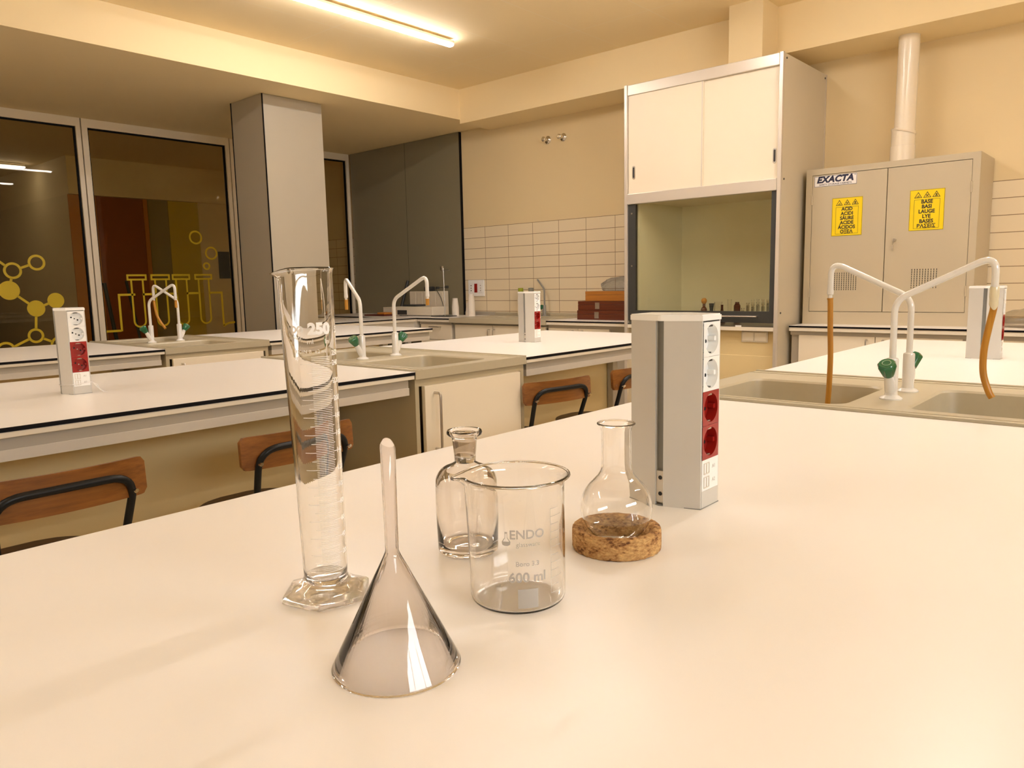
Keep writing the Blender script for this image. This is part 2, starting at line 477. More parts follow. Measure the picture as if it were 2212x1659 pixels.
window(1, -0.98, 0.80 - .01)
window(2, 0.80, 2.565)
window(3, 2.575, 3.885)
window(4, 3.895, 5.29)
struct('wall_left', one(box, XL - .04, XL + .03, YF, -.99, 0, LC), M['paint'])
# corridor and room beyond the glass
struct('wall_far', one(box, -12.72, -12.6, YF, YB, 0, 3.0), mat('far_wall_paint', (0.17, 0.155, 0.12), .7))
blk = struct('wall_corridor', one(box, -12.6, -9.0, 3.12, YB, 0, 2.24), M['paint'])
struct('trim_4', one(box, -12.6, -8.95, 3.12, YB, 2.24, LC), M['ceil'])
for nm, y0, y1, m in (('wall_panel', 3.12, 3.40, 'orange'), ('door_leaf', 3.40, 3.90, 'orange2'), ('wall_panel', 3.90, 3.95, 'orange'),
                      ('door_leaf', 3.95, 4.185, 'olive'), ('wall_panel', 4.185, 4.55, 'yellow2')):
    struct(nm, one(box, -9.0, -8.985, y0, y1 - .002, 0.0, 2.236), M[m], blk)
struct('notice_board', one(box, -9.0, -8.98, 4.77, 5.15, 1.33, 1.66), M['charcoal'], blk)

# strip window of three frosted panes in the wall to the right
bm = bmn()
wy0, wy1, wz0, wz1 = -.75, 1.45, 1.74, 2.16
box(bm, XR - .03, XR - .0005, wy0 - .06, wy1 + .06, wz0 - .06, wz0); box(bm, XR - .03, XR - .0005, wy0 - .06, wy1 + .06, wz1, wz1 + .06)
cuts = [wy0, wy0 + .60, wy0 + 1.62, wy1]
for y in cuts: box(bm, XR - .03, XR - .0005, y - .05 if y != wy1 else y, y if y != wy1 else y + .05, wz0, wz1)
w5 = struct('window_5', bm, M['white'])
for a, b in zip(cuts, cuts[1:]):
    struct('pane', one(box, XR - .015, XR - .008, a, b - (.05 if b != wy1 else 0), wz0, wz1), M['daylight'], w5)

# duct casing above the fume hood
struct('trim_5', one(box, -2.25, -2.03, 4.70, 4.93, 2.54, HC), M['paint'])

# ------------------------------------------------------------------ luminaires
def luminaire(far=None):
    t = thing('ceiling_light', '', 'ceiling light')
    bm = bmn(); L = 1.75
    tube(bm, [(0, 0.0, .026), (0, 0.006, .026), (0, .02, .026), (0, L - .02, .026), (0, L - .006, .026), (0, L, .026)],
         [.004, .016, .0235, .0235, .016, .004], 14)
    for v in bm.verts: v.co.z = .044 + (v.co.z - .026) * (.75 if v.co.z < .026 else .08); v.co.x *= 1.15
    obj('diffuser', bm, far or M['lamp'], t, True)
    obj('housing', one(box, -.026, .026, .008, L - .008, .0465, .066, .003), M['white'], t)
    for y in (.3, L - .3): obj('bracket', one(tube, [(0, y, .0662), (0, y, .0799)], .012, 10), M['alu'], t)
    return t
rows = [-3.94, -2.20, -0.53, 1.17]
ys = [2.18, -2.3]
wn = ['over the rear bench', 'over the middle bench', 'over the front bench', 'right of the front bench']
pn = ['end nearest the tiled wall', 'length farthest from the tiled wall']
l0 = None
for i, x in enumerate(rows):
    for j, y in enumerate(ys):
        if j == 1 and i > 1: continue
        lb = 'warm linear ceiling light %s, %s' % (wn[i], pn[j])
        if l0 is None: l0 = luminaire(); l0.location = (x, y, HC - .08); l0['label'] = lb; l0['group'] = 'linear ceiling lights'
        else: dup(l0, (x, y, HC - .08), 0, lb, 'linear ceiling lights')
lf = luminaire(emis('dim_diffuser', LAMP, 7.0)); lf.location = (-9.82, 1.25, 2.635 - .08)
lf['label'] = 'linear ceiling light seen through the glass partition, in the room beyond'

# ------------------------------------------------------------------ benches
def bench(x0, x1, y0, y1, label, legs=True, panel=True, group='white island benches'):
    t = thing('lab_bench', label, 'lab bench', ((x0 + x1) / 2, (y0 + y1) / 2, 0), group=group)
    hx, hy = (x1 - x0) / 2, (y1 - y0) / 2
    obj('worktop', one(box, -hx, hx, -hy, hy, .8990, .9), M['top'], t)
    obj('worktop_edge', one(box, -hx, hx, -hy, hy, .8885, .89895), M['black'], t)
    obj('support_frame', one(box, -hx + .002, hx - .002, -hy + .002, hy - .002, .874, .8883, .002), M['cream'], t)
    bm = bmn()
    box(bm, -hx + .018, hx - .018, -hy + .018, hy - .018, .845, .8739)
    obj('apron', bm, M['alu'], t)
    bm = bmn(); box(bm, -hx + .016, hx - .016, -hy + .016, hy - .016, .818, .8449, .001)
    obj('rail', bm, M['alu2'], t)
    if panel: obj('modesty_panel', one(box, -.012, .012, -hy + .03, hy - .03, .12, .8179), M['panel'], t)
    if legs:
        for sx in (-1, 1):
            for sy in (-1, 1):
                a = sx * .036; b = sy * (hy - .06)
                obj('leg', one(box, a - .02, a + .02, b - .025, b + .025, 0, .8179, .003), M['alu'], t)
    return t

S0, S1 = 1.745, 2.345         # sink span in y
for nm, x0, x1 in (('front', -1.005, .0), ('middle', -2.985, -1.98), ('rear', -4.91, -3.90)):
    desc = {'front': ('white front bench carrying the laboratory glassware', 'white bench beyond the front sink, running on towards the beige cabinet'),
            'middle': ('white middle bench left of its sink, with a string-tied socket tower', 'white middle bench right of its sink with one socket tower'),
            'rear': ('white rear bench by the glass partition, left of its sink', 'white rear bench by the grey pillar, right of its sink')}[nm]
    bench(x0, x1, -1.25, S0 - .001, desc[0])
    bench(x0, x1, S1 + .001, {'front': 3.865, 'middle': 3.73, 'rear': 3.612}[nm], desc[1])

def rrect(x0, x1, y0, y1, r, k=5):
    pts = []
    for cx, cy_, a in ((x1 - r, y0 + r, -PI / 2), (x1 - r, y1 - r, 0), (x0 + r, y1 - r, PI / 2), (x0 + r, y0 + r, PI)):
        pts.append([(cx + r * math.cos(a + PI / 2 * i / k), cy_ + r * math.sin(a + PI / 2 * i / k)) for i in range(k + 1)])
    return pts

def basin_plate(bm, ox0, ox1, oy0, oy1, ix0, ix1, iy0, iy1, r, zt, depth):
    cs = rrect(ix0, ix1, iy0, iy1, r)
    oc = [(ox1, oy0), (ox1, oy1), (ox0, oy1), (ox0, oy0)]
    ov = [bm.verts.new((x, y, zt)) for x, y in oc]
    loops = []
    for off, dz in ((0, 0), (.004, -.001), (.008, -.006), (.010, -.02), (.014, -depth + .03), (.022, -depth + .01), (.045, -depth)):
        L = []
        for c, (cx, cy_) in zip(cs, ((ix1, iy0), (ix1, iy1), (ix0, iy1), (ix0, iy0))):
            mx, my = (ix0 + ix1) / 2, (iy0 + iy1) / 2; wx, wy = (ix1 - ix0) / 2, (iy1 - iy0) / 2
            L.append([bm.verts.new((mx + (x - mx) * (wx - off) / wx, my + (y - my) * (wy - off) / wy, zt + dz)) for x, y in c])
        loops.append(L)
    L0 = loops[0]
    for i in range(4):
        c = L0[i]
        for a, b in zip(c, c[1:]): bm.faces.new((ov[i], b, a))
        j = (i + 1) % 4
        bm.faces.new((ov[i], ov[j], L0[j][0], c[-1]))
    for A, Bq in zip(loops, loops[1:]):
        fa = [v for c in A for v in c]; fb = [v for c in Bq for v in c]; n = len(fa)
        for i in range(n): bm.faces.new((fa[i], fa[(i + 1) % n], fb[(i + 1) % n], fb[i]))
    bm.faces.new([v for c in loops[-1] for v in c])

def sink_unit(cx, label, doors=True):
    t = thing('sink_unit', label, 'sink', (cx, (S0 + S1) / 2, 0), group='double sinks between the island benches')
    h = (S1 - S0) / 2 - .001; hx = .5025; zt = .904
    bm = bmn()
    yb0, yb1 = -.245, .125
    basin_plate(bm, -hx, 0, -h, h, -.44, -.062, yb0, yb1, .05, zt, .19)
    basin_plate(bm, 0, hx, -h, h, .055, .44, yb0 + .02, yb1 + .03, .05, zt, .19)
    # slab sides
    for xa, ya, xb, yb in ((-hx, -h, hx, -h), (hx, -h, hx, h), (hx, h, -hx, h), (-hx, h, -hx, -h)):
        a = [bm.verts.new(p) for p in ((xa, ya, zt), (xb, yb, zt), (xb, yb, .872), (xa, ya, .872))]
        bm.faces.new(a)
    # raised rim along the two bench joints and the long sides
    box(bm, -hx, hx, -h, -h + .014, zt, zt + .003, .001); box(bm, -hx, hx, h - .014, h, zt, zt + .003, .001)
    box(bm, -hx, hx, -h + .03, -h + .034, zt, zt + .0015); box(bm, -hx, hx, h - .055, h - .051, zt, zt + .0015)
    bmesh.ops.remove_doubles(bm, verts=bm.verts, dist=1e-5)
    obj('basin_top', bm, M['sink'], t, True, ang=.5)
    for x, y in ((-.20, -.13), (.17, -.12)):
        bm = bmn()
        lathe(bm, [(.020, 0), (.030, 0), (.031, .004), (.028, .006), (.023, .004), (.020, .002)], 28, True)
        obj('drain', bm, M['plastic'], t, True, (x, y, zt - .19 + .0005))
    bm = bmn()
    box(bm, -.49, .49, -h + .005, -h + .023, .08, .871); box(bm, -.49, .49, h - .023, h - .005, .08, .871)
    box(bm, -.49, .49, -h + .023, h - .023, .08, .098)
    box(bm, -.49, -.47, -h + .023, h - .023, .845, .871); box(bm, .47, .49, -h + .023, h - .023, .845, .871)
    obj('cabinet', bm, M['carcass'], t)
    for s in (-1, 1):
        x = s * .49
        d = obj('door', one(box, min(x, x + s * .018), max(x, x + s * .018), -h + .035, h - .045, .10, .846, .002), M['white'], t)
        yy = -h + .08 if s > 0 else h - .08
        xo = x + s * .018
        bm = bmn(); tube(bm, rounded([(xo, yy, .818), (xo + s * .032, yy, .818), (xo + s * .032, yy, .615), (xo, yy, .615)], .012, 4), .005, 10)
        obj('handle', bm, M['steel'], d, True)
    obj('plinth', one(box, -.45, .45, -h + .03, h - .03, 0, .0799), M['charcoal'], t)
    return t
s1 = sink_unit(-.5025, 'double sink in the front bench with two long orange hoses hanging into it')
dup(s1, (-2.4825, (S0 + S1) / 2, 0), 0, 'double sink in the middle bench, white cupboard door showing below')
dup(s1, (-4.405, (S0 + S1) / 2, 0), 0, 'double sink in the rear bench near the glass partition')

# ------------------------------------------------------------------ faucets
def faucet(label, loc, rotz, arm=0.0, hose=None, tape=False, group='swan-neck laboratory taps', length=1.0, m=None):
    """local: arm along +X (turned by arm), knob towards -Y"""
    m = m or M['fauc']
    t = thing('lab_faucet', label, 'faucet', loc, rotz, group)
    bm = bmn()
    lathe(bm, [(0, 0), (.025, 0), (.0255, .003), (.022, .006), (.0148, .010), (.0138, .016), (.0138, .094), (.0128, .098), (.009, .0995), (0, .0995)], 28)
    tube(bm, [(0, -.006, .022), (0, -.020, .046), (0, -.030, .063)], [.013, .0115, .0085], 14)
    obj('body', bm, m, t, True)
    # knob
    kd = Vector((0, -.55, .83)).normalized()
    prof = [(0.0, 0), (.0115, 0), (.0135, .004), (.0215, .030), (.0205, .034), (.017, .0375), (0, .038)]
    bm = bmn(); seg = 8
    lathe(bm, prof, 32)
    for v in bm.verts:
        r = math.hypot(v.co.x, v.co.y)
        if r > .004 and .002 < v.co.z < .036:
            a = math.atan2(v.co.y, v.co.x); q = 1 - .10 * (0.5 - 0.5 * math.cos(a * seg))
            v.co.x *= q; v.co.y *= q
    rot = Vector((0, 0, 1)).rotation_difference(kd).to_matrix().to_4x4()
    shift(bm, T(0, -.028, .060) @ rot)
    k = obj('knob', bm, M['green'], t, True, ang=.5)
    bm = bmn(); lathe(bm, [(.0085, .0380), (.0100, .0380), (.0102, .0388), (.0094, .0392), (.0086, .0388)], 24, True)  # pale ring drawn in place of the reflection on the knob face
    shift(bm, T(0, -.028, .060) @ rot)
    obj('knob_reflection_ring', bm, M['ring'], k, True)
    A = RZ(arm)
    bm = bmn(); k_ = length
    path = rounded([(0, 0, .097), (0, 0, .237), (.2 * k_, 0, .335), (.2 * k_, 0, .258)], [.03, .074], 10)
    tube(bm, path, .0076, 16)
    lathe_b = bmn(); lathe(lathe_b, [(0, .229), (.0055, .229), (.0055, .246), (.0082, .248), (.0086, .254), (.0082, .262), (0, .262)], 18)
    merge(bm, lathe_b, T(.2 * k_, 0, 0))
    shift(bm, A)
    obj('spout', bm, m, t, True, ang=.8)
    if hose:
        bm = bmn()
        pts = [(.2 * k_ + p[0], p[1], p[2]) for p in hose]
        n = len(pts); cr = []
        for i in range(n - 1):          # Catmull-Rom
            p0, p1, p2, p3 = [Vector(pts[max(0, min(n - 1, i + d))]) for d in (-1, 0, 1, 2)]
            for s in range(6):
                u = s / 6
                cr.append(0.5 * ((2 * p1) + (p2 - p0) * u + (2 * p0 - 5 * p1 + 4 * p2 - p3) * u * u + (3 * p1 - p0 - 3 * p2 + p3) * u ** 3))
        cr.append(Vector(pts[-1]))
        r = [.0072] * len(cr); r[0] = .0078; r[1] = .0082; r[2] = .0080
        tube(bm, cr, r, 14); shift(bm, A)
        obj('rubber_hose', bm, M['rubber'], t, True, ang=.9)
    if tape:
        bm = bmn()
        lathe(bm, [(.0092, .222), (.0088, .232), (.0098, .244), (.0092, .262), (.0085, .266), (.0080, .262)], 20)
        for v in bm.verts: v.co.z += .007 * math.sin(math.atan2(v.co.y, v.co.x) * 2 + 1) * (1 if v.co.z < .235 else .2)
        shift(bm, A @ T(.2 * k_, 0, 0))
        obj('tape_wrap', bm, M['film2'], t, True)
    return t
M['film2'] = mat('cloudy_tape', (0.75, 0.68, 0.48), 0.2, coat=.5)
faucet('tap on the front sink with its arm to the right and taped long hose', (-.5045, 1.955, .9038), 0, 0.0,
       [(0, 0, .248), (.001, 0, .225), (-.006, 0, .18), (-.013, 0, .126), (-.012, 0, .075), (.0, 0, .035), (.008, 0, .020)], True)
faucet('tap on the front sink with its arm to the left and straight orange hose', (-.5045, 2.104, .9038), PI, 0.0,
       [(0, 0, .238), (-.001, 0, .22), (-.003, 0, .15), (-.006, 0, .08), (-.005, 0, .0), (-.002, 0, -.06)])
short = [(0, 0, .240), (0, 0, .232), (0, 0, .215), (0, 0, .198)]
faucet('tap on the middle sink seen end-on, knob to the left', (-2.4925, 1.915, .9038), 0, 2.78, short)
faucet('tap on the middle sink with arm reaching right, knob to the right', (-2.4925, 2.09, .9038), PI, PI + .05, [(0, 0, .240), (0, 0, .232), (0, 0, .222), (0, 0, .214)])
faucet('left tap of the crossed pair on the rear sink', (-4.42, 1.905, .9038), 0, .35, short)
faucet('right tap of the crossed pair on the rear sink', (-4.42, 2.07, .9038), PI, .25, [(0, 0, .238), (.0, 0, .22), (-.02, 0, .14), (-.08, 0, .07)])

# ------------------------------------------------------------------ socket towers
def tower():
    t = thing('socket_tower', '', 'power socket tower', group='bench socket towers')
    H = .247
    c = [(.0525, -.0255), (.0060, -.0405), (.0060, -.0335), (-.0060, -.0335), (-.0060, -.0405), (-.0525, -.0255),
         (-.0525, -.0228), (-.038, -.0228), (-.038, .0228), (-.0525, .0228), (-.0525, .0255),
         (-.0060, .0405), (-.0060, .0335), (.0060, .0335), (.0060, .0405), (.0525, .0255), (.0525, .0228), (.038, .0228), (.038, -.0228), (.0525, -.0228)]
    obj('body', one(prism, c, 0, H), M['towerg'], t)
    obj('base_seal', one(prism, [(.0531, -.0259), (0, -.0415), (-.0531, -.0259), (-.0531, .0259), (0, .0415), (.0531, .0259)], 0, .0012), M['slot'], t)
    cp = [(.0535, -.0262), (.002, -.0415), (-.002, -.0415), (-.0535, -.0262), (-.0535, .0262), (-.002, .0415), (.002, .0415), (.0535, .0262)]
    obj('cap', one(prism, cp, H, H + .008, .0015), M['plastic'], t)
    for s in (-1, 1):
        bm = bmn(); box(bm, -.0058, .0058, min(s * .0332, s * .0372), max(s * .0332, s * .0372), .004, .047)
        obj('slot_strip', one(box, -.0059, .0059, min(s * .0336, s * .0342), max(s * .0336, s * .0342), .0475, H - .0002), M['slot'], t)
        k = obj('slot_plate', bm, M['alu2'], t)
        bm = bmn()
        for z in (.016, .038): tube(bm, [(0, s * .037, z), (0, s * .0378, z)], .0028, 12)
        obj('screw', bm, M['dark'], k)
        # modules
        def plate(z0, z1, hole):
            bm = bmn(); hz = (z1 - z0) / 2; zc = (z0 + z1) / 2; n = 32
            xf, xb = .0532, .0400
            if hole:
                R_ = .0190
                oc = []
                for k in range(n):
                    a = 2 * PI * (k + .5) / n; ca, sa = math.cos(a), math.sin(a); q = 1 / max(abs(ca) / .0225, abs(sa) / hz)
                    oc.append(bm.verts.new((xf, ca * q, zc + sa * q)))
                # snap corners
                for v in oc:
                    pass
                ic = [bm.verts.new((xf, R_ * math.cos(2 * PI * (k + .5) / n), zc + R_ * math.sin(2 * PI * (k + .5) / n))) for k in range(n)]
                bc = [bm.verts.new((xb, (R_ - .001) * math.cos(2 * PI * (k + .5) / n), zc + (R_ - .001) * math.sin(2 * PI * (k + .5) / n))) for k in range(n)]
                for k in range(n):
                    j = (k + 1) % n
                    bm.faces.new((oc[k], oc[j], ic[j], ic[k])); bm.faces.new((ic[k], ic[j], bc[j], bc[k]))
                    if abs(oc[k].co.y - oc[j].co.y) > 1e-6 and abs(oc[k].co.z - oc[j].co.z) > 1e-6:
                        cv = bm.verts.new((xf, math.copysign(.0225, oc[k].co.y), zc + math.copysign(hz, oc[k].co.z - zc)))
                        bm.faces.new((oc[k], cv, oc[j]))
                bm.faces.new(bc)
                # raised guide ribs left and right of the recess
                for sy in (-1, 1): box(bm, xb, xf - .0035, sy * .0165 - .0025, sy * .0165 + .0025, zc - .003, zc + .003)
            else:
                box(bm, .0385, xf, -.0225, .0225, z0, z1)
            if s < 0: shift(bm, RZ(PI))
            return bm
        z = H - .002
        for i in range(4):
            z1 = z - i * .0450; z0 = z1 - .0447
            pm = M['plastic'] if i < 2 else M['red']
            k = obj('power_socket', plate(z0, z1, True), pm, t, True, ang=.5)
            k['label'] = 'white socket' if i < 2 else 'red socket'
            bm = bmn(); zc = (z0 + z1) / 2
            for yy, zz in ((-.0085, .004), (.0085, -.004)): tube(bm, [(.0401, yy, zc + zz), (.0405, yy, zc + zz)], .0024, 10)
            if s < 0: shift(bm, RZ(PI))
            obj('contact_hole', bm, M['dark'], k)
            bm = bmn()
            for q in (1, -1): box(bm, .0405, .0505, -.004, .004, zc + q * .0178 - .0008, zc + q * .0178 + .0008)
            box(bm, .0495, .0512, -.0065, .0065, zc + .0160, zc + .0182)
            tube(bm, [(.0401, 0, zc), (.0410, 0, zc)], .0018, 10)
            if s < 0: shift(bm, RZ(PI))
            obj('earth_clip', bm, M['steel'] if i > 1 else M['charcoal'], k)
        z1 = z - 4 * .0450; z0 = z1 - .0415
        k = obj('data_plate', plate(z0, z1, False), M['plastic'], t)
        for q in (0, 1):
            bm = bmn(); zz = z1 - .012 - q * .0185
            yc = -.0105
            for b_ in ((yc - .0075, yc + .0075, zz + .0065, zz + .0075), (yc - .0075, yc + .0075, zz - .0075, zz - .0065), (yc - .0075, yc - .0065, zz - .0065, zz + .0065), (yc + .0065, yc + .0075, zz - .0065, zz + .0065), (yc - .0007, yc + .0007, zz - .006, zz + .006)):
                box(bm, .0532, .0540, *b_)
            if s < 0: shift(bm, RZ(PI))
            obj('data_port', bm, M['alu2'], k)
        bm = bmn()
        for q, s_ in ((0, 'A1'), (1, 'A2')):
            merge(bm, text_bm(s_, .0075, .0001), T(.0533, .010, z1 - .012 - q * .0185) @ RZ(PI / 2))
        if s < 0: shift(bm, RZ(PI))
        obj('port_marking', bm, M['greyprint'], k)
        bm = bmn(); box(bm, .0385, .0528, -.0225, .0225, .0, z0 - .0005)
        if s < 0: shift(bm, RZ(PI))
        obj('blank_plate', bm, M['towerg'], t)
    return t
tw = tower(); tw.location = (-.5045, .9075, B); tw['label'] = 'large socket tower standing behind the round flask on the front bench'
t2 = dup(tw, (-2.487, .835, B), 0, 'socket tower with white string tied round its foot, left end of middle bench')
dup(tw, (-2.487, 2.975, B), 0, 'socket tower on the far half of the middle bench, in front of the tiled wall')
dup(tw, (-.506, 3.118, B), 0, 'socket tower at the far right, behind the curved orange hose')
# string round the second tower
bm = bmn()
ring = [(.0555, -.0275, .030), (0, -.0435, .027), (-.0555, -.0275, .024), (-.0555, .0275, .026), (0, .0435, .030), (.0555, .0275, .033)]
tube(bm, ring + [ring[0]], .0011, 6, False)
tube(bm, [(.054, .029, .032), (.056, .040, .024), (.050, .047, .012), (.060, .052, .004), (.072, .050, .0015), (.085, .058, .0012)], .0010, 6)
tube(bm, [(.054, .029, .032), (.062, .036, .020), (.057, .046, .008), (.069, .056, .0015)], .0010, 6)
tag(obj('string_tie', bm, M['label'], None, True, (-2.487, .835, B)), 'thin white string knotted round the foot of the left socket tower', 'string')

# ------------------------------------------------------------------ chairs
def chair():
    t = thing('lab_chair', '', 'chair', group='wooden chairs along the middle bench')
    W_ = .185
    # backrest: shallow curved board
    bm = bmn(); n = 40; prev = None
    for i in range(n + 1):
        y = -W_ + 2 * W_ * i / n; x = -.028 + .026 * (1 - (y / W_) ** 2) * -1 + .026
        u_ = max(0, (abs(y) - (W_ - .016)) / .016); e = .014 * (1 - math.sqrt(max(0, 1 - u_ * u_)))
        z0, z1 = .708 + e, .800 - e
        r = [bm.verts.new(p) for p in ((x - .006, y, z0), (x + .006, y, z0 - .001), (x + .010, y, z1), (x - .002, y, z1 + .001))]
        if prev:
            for k in range(4): bm.faces.new((prev[k], prev[(k + 1) % 4], r[(k + 1) % 4], r[k]))
        else: bm.faces.new(r)
        prev = r
    bm.faces.new(prev[::-1])
    obj('backrest', bm, M['wood'], t, True, ang=.7)
    # rear loop and rear legs in one tube
    bm = bmn()
    P = rounded([(-.085, -.17, .0), (.055, -.125, .50), (-.034, -.150, .765), (-.040, .150, .765), (.055, .125, .50), (-.085, .17, .0)], [.06, .065, .065, .06], 8)
    tube(bm, P, .0095, 12)
    obj('back_frame', bm, M['tube'], t, True)
    bm = bmn()
    for y in (-.146, .146): tube(bm, [(-.040, y, .725), (-.028, y, .725)], .005, 10); tube(bm, [(-.046, y, .728), (-.040, y, .728)], .0045, 10)
    obj('rivet', bm, M['chrome'], t)
    bm = bmn()
    prof = rrect(.03, .40, -.175, .175, .13, 8)
    prism(bm, [p for c in prof for p in c], .512, .525, .003)
    for v in bm.verts: v.co.z += .010 * ((v.co.x - .2) / .2) ** 2 + .004 * (v.co.y / .2) ** 2
    obj('seat', bm, M['seat'], t, True, ang=.5)
    for s in (-1, 1):
        bm = bmn(); tube(bm, rounded([(.08, s * .13, .505), (.34, s * .13, .505), (.42, s * .175, .0)], .03, 5), .0095, 10)
        obj('leg', bm, M['tube'], t, True)
        bm = bmn(); tube(bm, [(-.057, s * .161, .1), (.398, s * .166, .14)], .006, 8)
        obj('stretcher', bm, M['tube'], t, True)
    return t
ch = chair(); ch.location = (-1.885, .583, 0); ch.rotation_euler = (0, 0, PI + .0)
ch['label'] = 'wooden chair nearest the left edge, black looped frame, at the middle bench'
dup(ch, (-1.880, 1.203, 0), PI, 'wooden chair partly behind the measuring cylinder, at the middle bench')
dup(ch, (-1.92, 2.472, 0), PI - .18, 'wooden chair right of the white sink cupboard door, at the middle bench')
dup(ch, (-1.90, 3.03, 0), PI, 'wooden chair mostly hidden behind the tower that stands by the flask')

# ------------------------------------------------------------------ glassware
GR = 'glassware set out on the front bench'
# measuring cylinder
cx, cy0 = -.6104, .412
t = thing('measuring_cylinder', 'tall clear glass measuring cylinder with white 250 ml scale and hexagonal foot', 'measuring cylinder', (cx, cy0, B + .0003), math.radians(0))
Rt = .0210
out = [(0, .0145), (.014, .0145), (.019, .016), (.0208, .021), (.0210, .03), (.0210, .312), (.0216, .3155), (.0226, .3168)]
prof = shell(out, .0019, .006)
bm = bmn(); lathe(bm, prof, 64)
sd = math.atan2(-.6579, -.7528) # spout points to image left
for v in bm.verts:                 # pouring lip
    a = math.atan2(v.co.y, v.co.x); d = (a - sd + PI) % (2 * PI) - PI
    if v.co.z > .298 and abs(d) < .9:
        f = (1 - abs(d) / .9) ** 1.5 * ((v.co.z - .298) / .0188) ** 1.2
        r = math.hypot(v.co.x, v.co.y); q = (r + .0155 * f) / r; v.co.x *= q; v.co.y *= q; v.co.z -= .005 * f
obj('tube', bm, M['glass2'] if 'glass2' in M else M['glass'], t, True, ang=1.0)
# foot: hexagonal plate with raised collar
bm = bmn()
hexr = .0445
def hexloop(r, z, rot=.25, rounding=0.0, n=48):
    L = []
    for k in range(n):
        a = 2 * PI * k / n; b = ((a - rot) % (PI / 3)) - PI / 6
        rh = r * math.cos(PI / 6) / math.cos(b)
        rr = rh * (1 - rounding) + r * .93 * rounding
        L.append((rr * math.cos(a), rr * math.sin(a), z))
    return L
levels = [hexloop(hexr - .002, .0), hexloop(hexr, .0015), hexloop(hexr, .0055), hexloop(hexr - .002, .0075), hexloop(.036, .0085, rounding=.5), hexloop(.033, .0115, rounding=1),
          hexloop(.027, .014, rounding=1), hexloop(.0235, .0185, rounding=1), hexloop(.0222, .0215, rounding=1)]
rings = [[bm.verts.new(p) for p in L] for L in levels]
bm.faces.new(rings[0][::-1])
for A, C_ in zip(rings, rings[1:]):
    for k in range(48): bm.faces.new((A[k], A[(k + 1) % 48], C_[(k + 1) % 48], C_[k]))
ctr = bm.verts.new((0, 0, .0155))
for k in range(48): bm.faces.new((rings[-1][k], rings[-1][(k + 1) % 48], ctr))
obj('foot', bm, M['footg'] if 'footg' in M else M['bottleg'], t, True, ang=.7)
# scale marks: face direction towards camera
fa = math.atan2(-cy0, -cx)          # towards the camera
def wrap(bm, R_, a0):
    """bend an XZ-plane mesh (x along, y depth) round the vertical axis, x=0 at angle a0"""
    for v in bm.verts:
        a = a0 + v.co.x / R_; r = R_ - v.co.y
        v.co.x, v.co.y = r * math.cos(a), r * math.sin(a)
    return bm
bm = bmn()
def band(bm, a0, a1, z, h, R_):
    n = max(2, int(abs(a1 - a0) / .12)); lo = []; hi = []
    for k in range(n + 1):
        a = a0 + (a1 - a0) * k / n
        lo.append(bm.verts.new((R_ * math.cos(a), R_ * math.sin(a), z - h / 2))); hi.append(bm.verts.new((R_ * math.cos(a), R_ * math.sin(a), z + h / 2)))
    for k in range(n): bm.faces.new((lo[k], lo[k + 1], hi[k + 1], hi[k]))
zb, zt_ = .030, .236
for i in range(125):
    v = i * 2; z = zb + (zt_ - zb) * v / 248
    if v % 20 == 0: a0, a1, h = -.62, .95, .0006
    elif v % 10 == 0: a0, a1, h = -.32, .80, .0006
    else: a0, a1, h = -.12, .72, .0005
    band(bm, fa + a0, fa + a1, z, h, Rt + .00015)
obj('graduation_marks', bm, M['frost'], t)
bm = bmn()
def ctext(bm, s, size, da, z, bold=.0, R_=Rt):
    b2 = text_bm(s, size, .00005, bold=bold)
    for v in b2.verts: v.co.z += z
    wrap(b2, R_ + .0003, fa + da); merge(bm, b2)
ctext(bm, 'ENDO', .0088, -.98, .2610, .0005); ctext(bm, 'glassware', .0048, -.92, .2540)
ctext(bm, '250', .0140, .30, .2615, .0008); ctext(bm, 'ml', .0062, -.12, .2500); ctext(bm, 'In', .0062, .62, .2500)
ctext(bm, ':2', .0085, 1.30, .2600, .0002)
ctext(bm, 'A DIN B  ±2 ml', .0046, -.15, .2410)
for v in range(20, 260, 20):
    z = zb + (zt_ - zb) * v / 248
    ctext(bm, str(v), .0068, 1.08, z if v < 250 else z - .003, .0002)
ctext(bm, '250', .0068, 1.08, zb + (zt_ - zb) * 250 / 248 + .001, .0002)
obj('scale_lettering', bm, M['frost'], t)

# funnel, standing on its wide mouth
t = thing('glass_funnel', 'clear glass funnel standing upside down on its wide mouth', 'funnel', (-.4496, .3650, B + .0002))
Rf = .0505
out = [(Rf, 0), (Rf + .0006, .0012), (Rf, .0026), (.0070, .0900), (.0052, .0945), (.0054, .100), (.0060, .176)]
inn = [(.0044, .1795), (.0046, .176), (.0042, .100), (.0040, .0945), (.0054, .0890), (Rf - .0022, .0028), (Rf - .0022, .0006)]
bm = bmn(); lathe(bm, out + inn, 64, True)
for v in bm.verts:                # the slanted tip of the stem
    if v.co.z > .172:
        v.co.z += .0075 * (v.co.x * .0 - (v.co.x * -.65 + v.co.y * .74) / .006) - .0
obj('funnel_body', bm, M['glassf'], t, True, ang=.9)
t2_ = t

